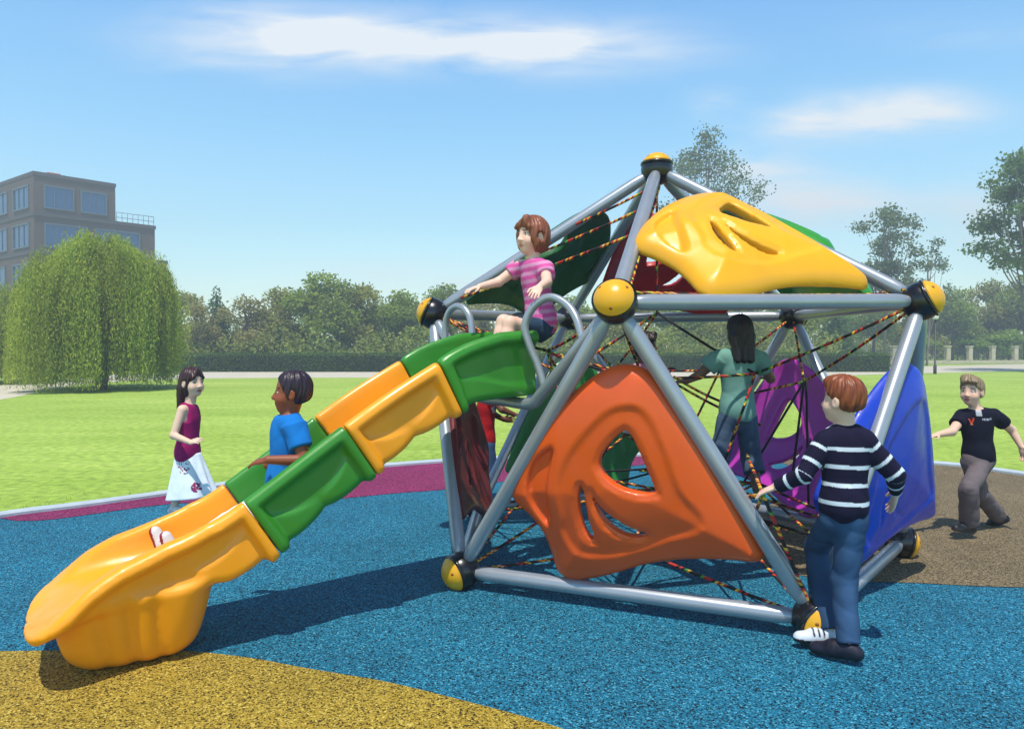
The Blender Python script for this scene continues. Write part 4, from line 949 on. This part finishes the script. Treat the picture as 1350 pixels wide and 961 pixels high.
def place(kind, px, D, top, width, label, cat='tree', rz=None):
    D = D + 15 * (px > 1130 and cat == 'tree') + 9 * (cat == 'bush')
    pr = protos[kind]; o = pr if kind not in used else copy_tree(pr); used.add(kind)
    h0 = {'green': 7.15, 'olive': 6.5, 'tan': 5.6, 'cone': 6.7, 'bush': 2.75}[kind]; w0 = {'green': 5.4, 'olive': 5.0, 'tan': 3.8, 'cone': 2.5, 'bush': 3.6}[kind]
    h = CAMH + (458.2 - top) * D / F; o.location = (*pt(px, 458, D)[:2], 0); o.scale = (width / w0, width / w0, h / h0); o.rotation_euler = (0, 0, rng.uniform(0, 6.28) if rz is None else rz)
    o['label'] = label; o['category'] = cat; o['group'] = 'trees behind the hedge' if cat == 'tree' else 'bushes behind the stone posts'
for a in [('olive', 226, 55, 376, 5.2, 'olive bushy tree half hidden by the right side of the willow'),
          ('tan', 258, 51, 394, 3.8, 'thin tan tree behind the hedge, above the purple top girl'),
          ('cone', 287, 53, 370, 2.6, 'narrow dark conifer standing among the tan trees behind the hedge'),
          ('tan', 322, 52, 386, 4.4, 'straw coloured wispy tree just right of the narrow dark conifer'),
          ('olive', 368, 54, 376, 5.0, 'olive tree above the head of the boy in the slide'),
          ('green', 424, 53, 355, 6.4, 'tallest round green tree of the row behind the long hedge'),
          ('olive', 478, 55, 370, 5.0, 'olive tree right of the tallest round tree behind the hedge'),
          ('green', 530, 54, 380, 5.4, 'green tree above the green start of the slide'),
          ('green', 588, 58, 372, 5.6, 'green tree behind the leftmost black and yellow hub'),
          ('tan', 640, 54, 388, 4.4, 'thin tan tree behind the top girl on the slide'),
          ('olive', 690, 57, 384, 5.6, 'olive tree seen through the dome behind the hand loop'),
          ('green', 752, 56, 388, 6.0, 'green tree seen through the dome left of the front hub'),
          ('olive', 822, 56, 392, 6.0, 'olive tree seen through the dome beneath the yellow roof panel'),
          ('green', 900, 57, 386, 6.4, 'green tree seen through the dome left of the teal shirt climber'),
          ('olive', 975, 55, 392, 6.0, 'olive tree behind the head of the teal shirt climber'),
          ('green', 1046, 57, 388, 6.4, 'green tree behind the far right hub of the dome'),
          ('cone', 1100, 54, 392, 3.4, 'dark conifer seen through the open right face of the dome'),
          ('green', 1152, 57, 384, 6.2, 'green tree left of the right hub, below the airy roadside tree'),
          ('olive', 1208, 58, 382, 5.4, 'olive tree directly behind the lamp post'),
          ('green', 1256, 57, 376, 5.8, 'green tree behind the stone posts, right of the lamp post'),
          ('olive', 1306, 60, 366, 6.0, 'olive tree above the running boy beyond the stone posts'),
          ('green', 1352, 58, 360, 6.4, 'green tree at the right edge beyond the stone posts'),
          ('green', 1425, 58, 352, 7.0, 'big green tree cut off by the right edge of the photo')]: place(*a)
for a in [('bush', 1212, 63, 440, 4.6, 'light green bush between lamp post and right pipe', 'bush'), ('bush', 1272, 64, 436, 5.0, 'light green bush behind the posts left of the running boy', 'bush'),
          ('bush', 1330, 63, 432, 5.2, 'light green bush behind the posts above the running boy', 'bush'), ('bush', 1392, 64, 430, 5.0, 'light green bush behind the last posts on the right', 'bush')]: place(*a)
M_pale = mat('pale_bark', srgb(128, 120, 106), .9, noise=(6, .2, (1, 1, .2)))
def airy(px, D, top, wd, low, seed, label, nb, n, leaf, cols=((92, 112, 74), (146, 160, 116)), tr=.15):
    h = CAMH + (458.2 - top) * D / F; t = make_tree('airy_tree', h, wd, cols[0], cols[1], seed, nb=nb, n=n, leaf=leaf, low=low, kind='airy', gap=.05, trunk=tr, bark=M_pale)
    t.location = (*pt(px, 458, D)[:2], 0); tag(t, label, 'tree'); return t
airy(934, 64, 176, 11.0, .50, 21, 'tall pale see-through tree rising behind the top of the dome', 44, 7000, .13)
airy(1166, 60, 273, 9.0, .32, 22, 'airy grey green tree rising above the row, left of the right hub', 44, 7500, .13)
airy(1222, 61, 312, 4.6, .40, 23, 'small airy sapling beside the airy tree above the right hub', 16, 1400, .11, tr=.1)
airy(1356, 46, 190, 10.5, .40, 24, 'dark leafy tree reaching into the sky at the right edge', 46, 12000, .13, ((78, 108, 64), (130, 156, 90)), .16)
# willow
def willow(px, D, top, wd, label, seed, n=1500):
    r = np.random.default_rng(seed); h = CAMH + (458.2 - top) * D / F; t = empty('willow_tree', (*pt(px, 458, D)[:2], 0), label, 'tree'); bpy.context.view_layer.update(); O = np.array(t.location)
    VV, DD = [], []
    lob = r.normal(size=(16, 3)); lob /= np.linalg.norm(lob, axis=1)[:, None]; la = r.uniform(.6, 1.1, 16)
    nbun = 120; ba = r.uniform(0, 6.28, nbun); bq = np.sqrt(r.uniform(.02, 1, nbun)); bs = r.uniform(.62, 1.16, nbun); bl_ = r.uniform(.75, 1.25, nbun)
    for i in range(n):
        ib = i % nbun; a = ba[ib] + r.normal() * .13; q = min(.999, abs(bq[ib] + r.normal() * .07)); u = A3(math.cos(a) * q, math.sin(a) * q, math.sqrt(max(0, 1 - q * q)))
        lump = bs[ib] * (1 + .06 * math.sin(a * 5 + seed) + r.normal() * .03)
        st = A3(u[0] * wd / 2 * lump, u[1] * wd / 2 * lump, h * (.50 + .46 * u[2] * (1 + .06 * math.sin(a * 7)) ) + r.normal() * .12)
        st[2] *= .92 + .08 * bs[ib]; L = max(.3, min(st[2] - r.uniform(.0, .5), r.uniform(1.8, 4.6) * bl_[ib])); k = int(L / .06); z = np.arange(k) * .06; out = A3(math.cos(a), math.sin(a), 0)
        sw = .35 * (1 - np.exp(-z / .6)); P_ = st + out * sw[:, None] + A3(0, 0, -1) * z[:, None] + r.normal(size=(k, 3)) * .045; P_[:, 0] += .05 * np.sin(z * 2 + a * 3)
        VV.append(P_[P_[:, 2] > .08]); DD.append(None)
    P_ = np.concatenate(VV); V, Q, C = leaves(P_ + O, .062, (126, 152, 40), (198, 206, 90), asp=.26, dirv=np.tile(A3(0, 0, -1), (len(P_), 1)), r=r)
    cl = np.sin(V[:, 0] * 2.2) * np.sin(V[:, 1] * 1.9 + 1); C = np.clip(C * (1 + .16 * cl[:, None]), 0, 1)
    mesh_obj('crown', V, Q, M_leaf, t, smooth=False, col=C)
    m = MB()
    bl = [(math.cos(a) * wd * .26, math.sin(a) * wd * .26, h * z, .8) for a, z in zip(np.linspace(0, 6.28, 9)[:-1], r.uniform(.6, .86, 8))]
    limbs(m, A3(0, 0, -.05), A3(.1, 0, h * .72), .22, bl, r)
    mm = m.build('trunk', M_bark, t); mm.location = O; mm.matrix_parent_inverse = t.matrix_world.inverted(); return t
willow(132, 26.5, 306, 4.9, 'big weeping willow with hanging yellow green branches in front of the building', 11, 4600)
willow(-22, 31, 372, 5.2, 'smaller weeping willow cut off by the left edge of the photo', 12, 2200)
# clipped hedge
def hedge(name, x0, x1, D0, D1, h, dp, label, cols, n):
    a = pt(x0, 458, D0); b = pt(x1, 458, D1); a[2] = b[2] = 0; d = unit(b - a); L = np.linalg.norm(b - a); nn = A3(d[1], -d[0], 0)
    t = empty(name, lerp(a, b, .5), label, 'hedge'); bpy.context.view_layer.update(); r = np.random.default_rng(8)
    m = MB(); m.box(lerp(a, b, .5) + A3(0, 0, h / 2 - .05) - nn * -0, (L / 2 - .05, dp / 2 - .07, h / 2 - .06), np.stack([d, -nn, A3(0, 0, 1)], 1)); m.build('stems', mat('hedge_inside', srgb(34, 48, 24), .9), t)
    f = r.uniform(0, 1, n); s = r.uniform(0, L, n); wv = .03 * np.sin(s * 1.3) + .025 * np.sin(s * 3.7)
    top = f < .35; P_ = a + d * s[:, None]; off = np.where(top, r.uniform(-dp / 2, dp / 2, n), dp / 2 + r.normal(0, .03, n)); z = np.where(top, h + wv + r.normal(0, .035, n), r.uniform(.0, 1, n) * (h + wv))
    P_ = P_ + nn * off[:, None]; P_[:, 2] = z
    V, Q, C = leaves(P_, .055, *cols, r=r); C = np.clip(C * (1 + .15 * np.sin(V[:, :1] * .9)), 0, 1); mesh_obj('foliage', V, Q, M_leaf, t, smooth=False, col=C)
hedge('clipped_hedge', 196, 1168, 46, 46, 1.12, 1.3, 'long low clipped dark green hedge running behind the lawn path', ((58, 88, 34), (108, 138, 58)), 26000)
def mass(name, x0, x1, D0, D1, h0, h1, n, leaf, cols, seed):
    r = np.random.default_rng(seed); px = r.uniform(x0, x1, n); D = r.uniform(D0, D1, n); D = D + 26 * (px > 1110) * (D0 < 60); X = (px - CX) / F * D
    tp = h0 + (h1 - h0) * (.5 + .25 * np.sin(X * .7 + D * .5) + .15 * np.sin(X * 1.9 + 1) + .1 * np.sin(X * 4.1))
    P_ = np.stack([X, D, tp * r.uniform(0, 1, n) ** .8], 1); V, Q, C = leaves(P_, leaf, *cols, r=r)
    C = np.clip(C * (1 + .18 * np.sin(V[:, :1] * 1.1) * np.sin(V[:, 2:] * 2)), 0, 1); o = mesh_obj(name, V, Q, M_leaf, None, smooth=False, col=C); o['kind'] = 'stuff'; return o
mass('undergrowth', 40, 1480, 49, 58, 1.2, 3.4, 50000, .12, ((112, 134, 48), (182, 186, 100)), 31)
mass('distant_woods', -260, 1620, 78, 96, 3.0, 6.5, 30000, .24, ((92, 120, 62), (150, 170, 104)), 32)
# ------------------------------------------------------------------ street furniture at right
M_stone = mat('pale_stone', srgb(196, 186, 160), .85, noise=(3, .15), bump=(25, .3, .01))
g0 = gr(1128, 480.6); g1_ = gr(1540, 478.6)
wall = MB(); dW = unit(g1_ - g0); LW = np.linalg.norm(g1_ - g0); RW = np.stack([dW, np.cross((0, 0, 1), dW), A3(0, 0, 1)], 1)
wall.box(lerp(g0, g1_, .5) + A3(0, 0, .16), (LW / 2, .2, .16), RW, .03)
tag(wall.build('low_wall', M_stone, None, smooth=False), 'low pale stone wall under the row of posts on the right', 'wall')
nm = 0
for px, nmz in ((1140, 'leftmost stone post, half hidden by the end of the hedge'), (1178, 'stone post left of the right grey pipe'), (1213, 'stone post just left of the lamp post'), (1249, 'stone post just right of the lamp post'), (1278, 'stone post directly above the head of the running boy'), (1308, 'stone post above the shoulder of the running boy'), (1338, 'rightmost stone post in view, above the running boy hand')):
    tq = (px - 1128) / 412.; c = lerp(g0, g1_, 0); # intersect pixel column with the wall line
    dd = (px - CX) / F; s_ = (dd * c[1] - c[0]) / (dW[0] - dd * dW[1]); c = c + dW * s_; m = MB()
    m.box(c + A3(0, 0, .32 + .62), (.21, .21, .62), RW, .03); m.box(c + A3(0, 0, 1.60), (.26, .26, .05), RW, .03); o = m.build('stone_post', M_stone, None, smooth=False); tag(o, nmz, 'post', 'stone posts along the low wall')
M_iron = mat('dark_iron', srgb(60, 62, 60), .5, metal=.4)
rl = MB()
for z in (.55, 1.25): rl.box(lerp(g0, g1_, .5) + A3(0, 0, z), (LW / 2, .02, .025), RW)
k = int(LW / .22)
for i in range(k): rl.box(lerp(g0, g1_, (i + .5) / k) + A3(0, 0, .9), (.012, .012, .36), RW)
tag(rl.build('railing', M_iron, None, smooth=False), 'thin dark iron railing between the pale stone posts', 'railing')
lp = pt(1233, 458, 42); lp[2] = 0; lo_ = empty('street_lamp', lp, 'slim dark lamp post with a round white lamp behind right hub', 'street lamp'); bpy.context.view_layer.update()
MB().tube([lp, lp + A3(0, 0, .5), lp + A3(0, 0, .52), lp + A3(0, 0, 3.1)], [.09, .085, .05, .042], 12).build('pole', M_iron, lo_)
MB().ball(lp + A3(0, 0, 3.24), .16, 16, 10).build('lamp_globe', mat('white_globe', srgb(226, 226, 220), .3), lo_)
MB().tube([lp + A3(0, 0, 3.06), lp + A3(0, 0, 3.12)], [.06, .11], 12).build('lamp_collar', M_iron, lo_)
# ------------------------------------------------------------------ building
bc = pt(47, 458, 70); bc[2] = 0; r_ = unit((.66, .75, 0)); l_ = unit((-.80, .60, 0)); Z = A3(0, 0, 1)
bld = empty('office_building', bc, 'stepped grey brown office block with blue windows behind the willow', 'building'); bpy.context.view_layer.update()
M_wall = mat('grey_brown_wall', srgb(98, 82, 72), .85, noise=(.8, .08), bump=(8, .2, .02)); M_trim = mat('roof_trim', srgb(86, 80, 80), .8)
M_glass = mat('blue_window', srgb(40, 84, 128), .12, spec=.9, metal=.3); M_frame = mat('window_frame', srgb(104, 116, 126), .5, metal=.3)
Rb = np.stack([r_, np.cross(Z, r_), Z], 1)
def block(name, W, Lf, z0, z1, off=0.):
    # parallelogram prism with faces along r_ and l_
    b = bc + r_ * off; P4 = [b, b + r_ * W, b + r_ * W + l_ * Lf, b + l_ * Lf]
    m = MB(); V = [p + Z * z0 for p in P4] + [p + Z * z1 for p in P4]
    m.add(V, [(0, 1, 5, 4), (1, 2, 6, 5), (2, 3, 7, 6), (3, 0, 4, 7), (4, 5, 6, 7)]); o = m.build(name, M_wall, bld, smooth=False)
    m = MB(); c2 = sum(P4) / 4
    V = [c2 + (p - c2) * 1.012 + Z * (z1 - .25) for p in P4] + [c2 + (p - c2) * 1.012 + Z * (z1 + .12) for p in P4]
    m.add(V, [(0, 1, 5, 4), (1, 2, 6, 5), (2, 3, 7, 6), (3, 0, 4, 7), (4, 5, 6, 7), (0, 3, 2, 1)]); m.build('cornice', M_trim, bld, smooth=False); return o
block('tower', 7.3, 16, 14.2, 18.1); block('upper_floor', 11.2, 22, 10.6, 14.3); block('lower_floors', 12.4, 26, 0, 10.7)
def win(axis, a, b, z0, z1, nmull):
    ax = r_ if axis == 'r' else l_; ou = unit(np.cross(ax, Z)) if axis == 'r' else unit(np.cross(Z, ax)); R_ = np.stack([ax, -ou, Z], 1); c = bc + ax * (a + b) / 2 + Z * (z0 + z1) / 2
    wd, hh = (b - a) / 2, (z1 - z0) / 2; f = MB()
    for s in (-1, 1):
        f.box(c + Z * s * hh + ou * .03, (wd + .08, .10, .07), R_); f.box(c + ax * s * wd + ou * .03, (.07, .10, hh - .07), R_)
    for i in range(nmull): f.box(c + ax * (-wd + 2 * wd * (i + 1) / (nmull + 1)) + ou * .02, (.04, .06, hh - .07), R_)
    fr = f.build('window', M_frame, bld, smooth=False); g = MB(); g.box(c + ou * .012, (wd - .07, .01, hh - .07), R_); g.build('pane', M_glass, fr, smooth=False)
for a in [('r', .9, 3.4, 14.9, 17.0, 2), ('r', 4.1, 6.4, 14.9, 17.0, 2), ('r', .9, 4.6, 11.2, 13.4, 3), ('r', 5.4, 9.6, 11.2, 13.4, 3), ('r', 1, 6, 7.4, 9.6, 3), ('r', 7, 11.6, 7.4, 9.6, 3), ('r', 1, 6, 3.6, 6, 3),
          ('l', 1.0, 4.6, 14.9, 17.0, 2), ('l', 6.2, 10, 14.9, 17.0, 2), ('l', 1.0, 4.8, 11.2, 13.4, 2), ('l', 6.4, 10.5, 11.2, 13.4, 2), ('l', 1, 5, 7.4, 9.6, 2), ('l', 7, 12, 7.4, 9.6, 2)]: win(*a)
m = MB()
for s0, s1 in ((7.4, 11.1),):
    for zz in (.45, .95): m.tube([bc + r_ * s0 + Z * (14.4 + zz), bc + r_ * s1 + Z * (14.4 + zz)], .03, 6)
    for i in range(8): q = bc + r_ * (s0 + (s1 - s0) * i / 7) + Z * 14.4; m.tube([q, q + Z * .95], .025, 6)
m.build('roof_railing', M_frame, bld)
m = MB(); m.box(bc + r_ * 2.6 + l_ * 2.5 + Z * 18.45, (.6, .4, .35), Rb, .05); m.build('roof_vent', mat('red_vent', srgb(190, 110, 100), .7), bld, smooth=False)

# ------------------------------------------------------------------ air
hz = MB(); hz.box((0, 70, 14), (160, 90, 15.2)); 
M_haze = bpy.data.materials.new('haze_air'); M_haze.use_nodes = True; t = NT(M_haze); t.n.remove(t.n['Principled BSDF'])
pv_ = t.add('ShaderNodeVolumePrincipled'); pv_.inputs['Color'].default_value = (.80, .90, 1, 1); pv_.inputs['Density'].default_value = .0042; pv_.inputs['Anisotropy'].default_value = .2
t.link(pv_.outputs[0], t.n['Material Output'].inputs['Volume'])
HZ = hz.build('haze', M_haze, None, smooth=False); HZ['kind'] = 'stuff'; S.cycles.volume_bounces = 0

# ------------------------------------------------------------------ grass blades near the kerb
r = np.random.default_rng(77); n = 420000
gx, gy = r.uniform(-12, 13, n), 6 + 13 * r.uniform(0, 1, n) ** 1.5
ins = sd_poly(BL, gx[None], gy[None])[0]; k = (ins > .1) & (ins < .12 + r.exponential(.12, n)) & (np.abs(gx) < gy * .78); gx, gy, ins = gx[k], gy[k], ins[k]; n = len(gx)
hh = r.uniform(.018, .04, n) * (1 + .5 * np.exp(-(ins - .1) / .08)); an = r.uniform(0, 6.28, n); bd = r.normal(0, .012, (n, 2)); wv = .0035
B0 = np.stack([gx - np.cos(an) * wv, gy - np.sin(an) * wv, np.zeros(n)], 1); B1 = np.stack([gx + np.cos(an) * wv, gy + np.sin(an) * wv, np.zeros(n)], 1); T_ = np.stack([gx + bd[:, 0], gy + bd[:, 1], hh], 1)
tv = r.uniform(0, 1, n)[:, None]; C = L3((128, 160, 56)) * (1 - tv) + L3((182, 200, 100)) * tv
o = mesh_obj('grass', np.stack([B0, B1, T_], 1).reshape(-1, 3), np.arange(3 * n).reshape(n, 3), M_leaf, None, smooth=False, col=np.repeat(C, 3, 0)); o['kind'] = 'stuff'
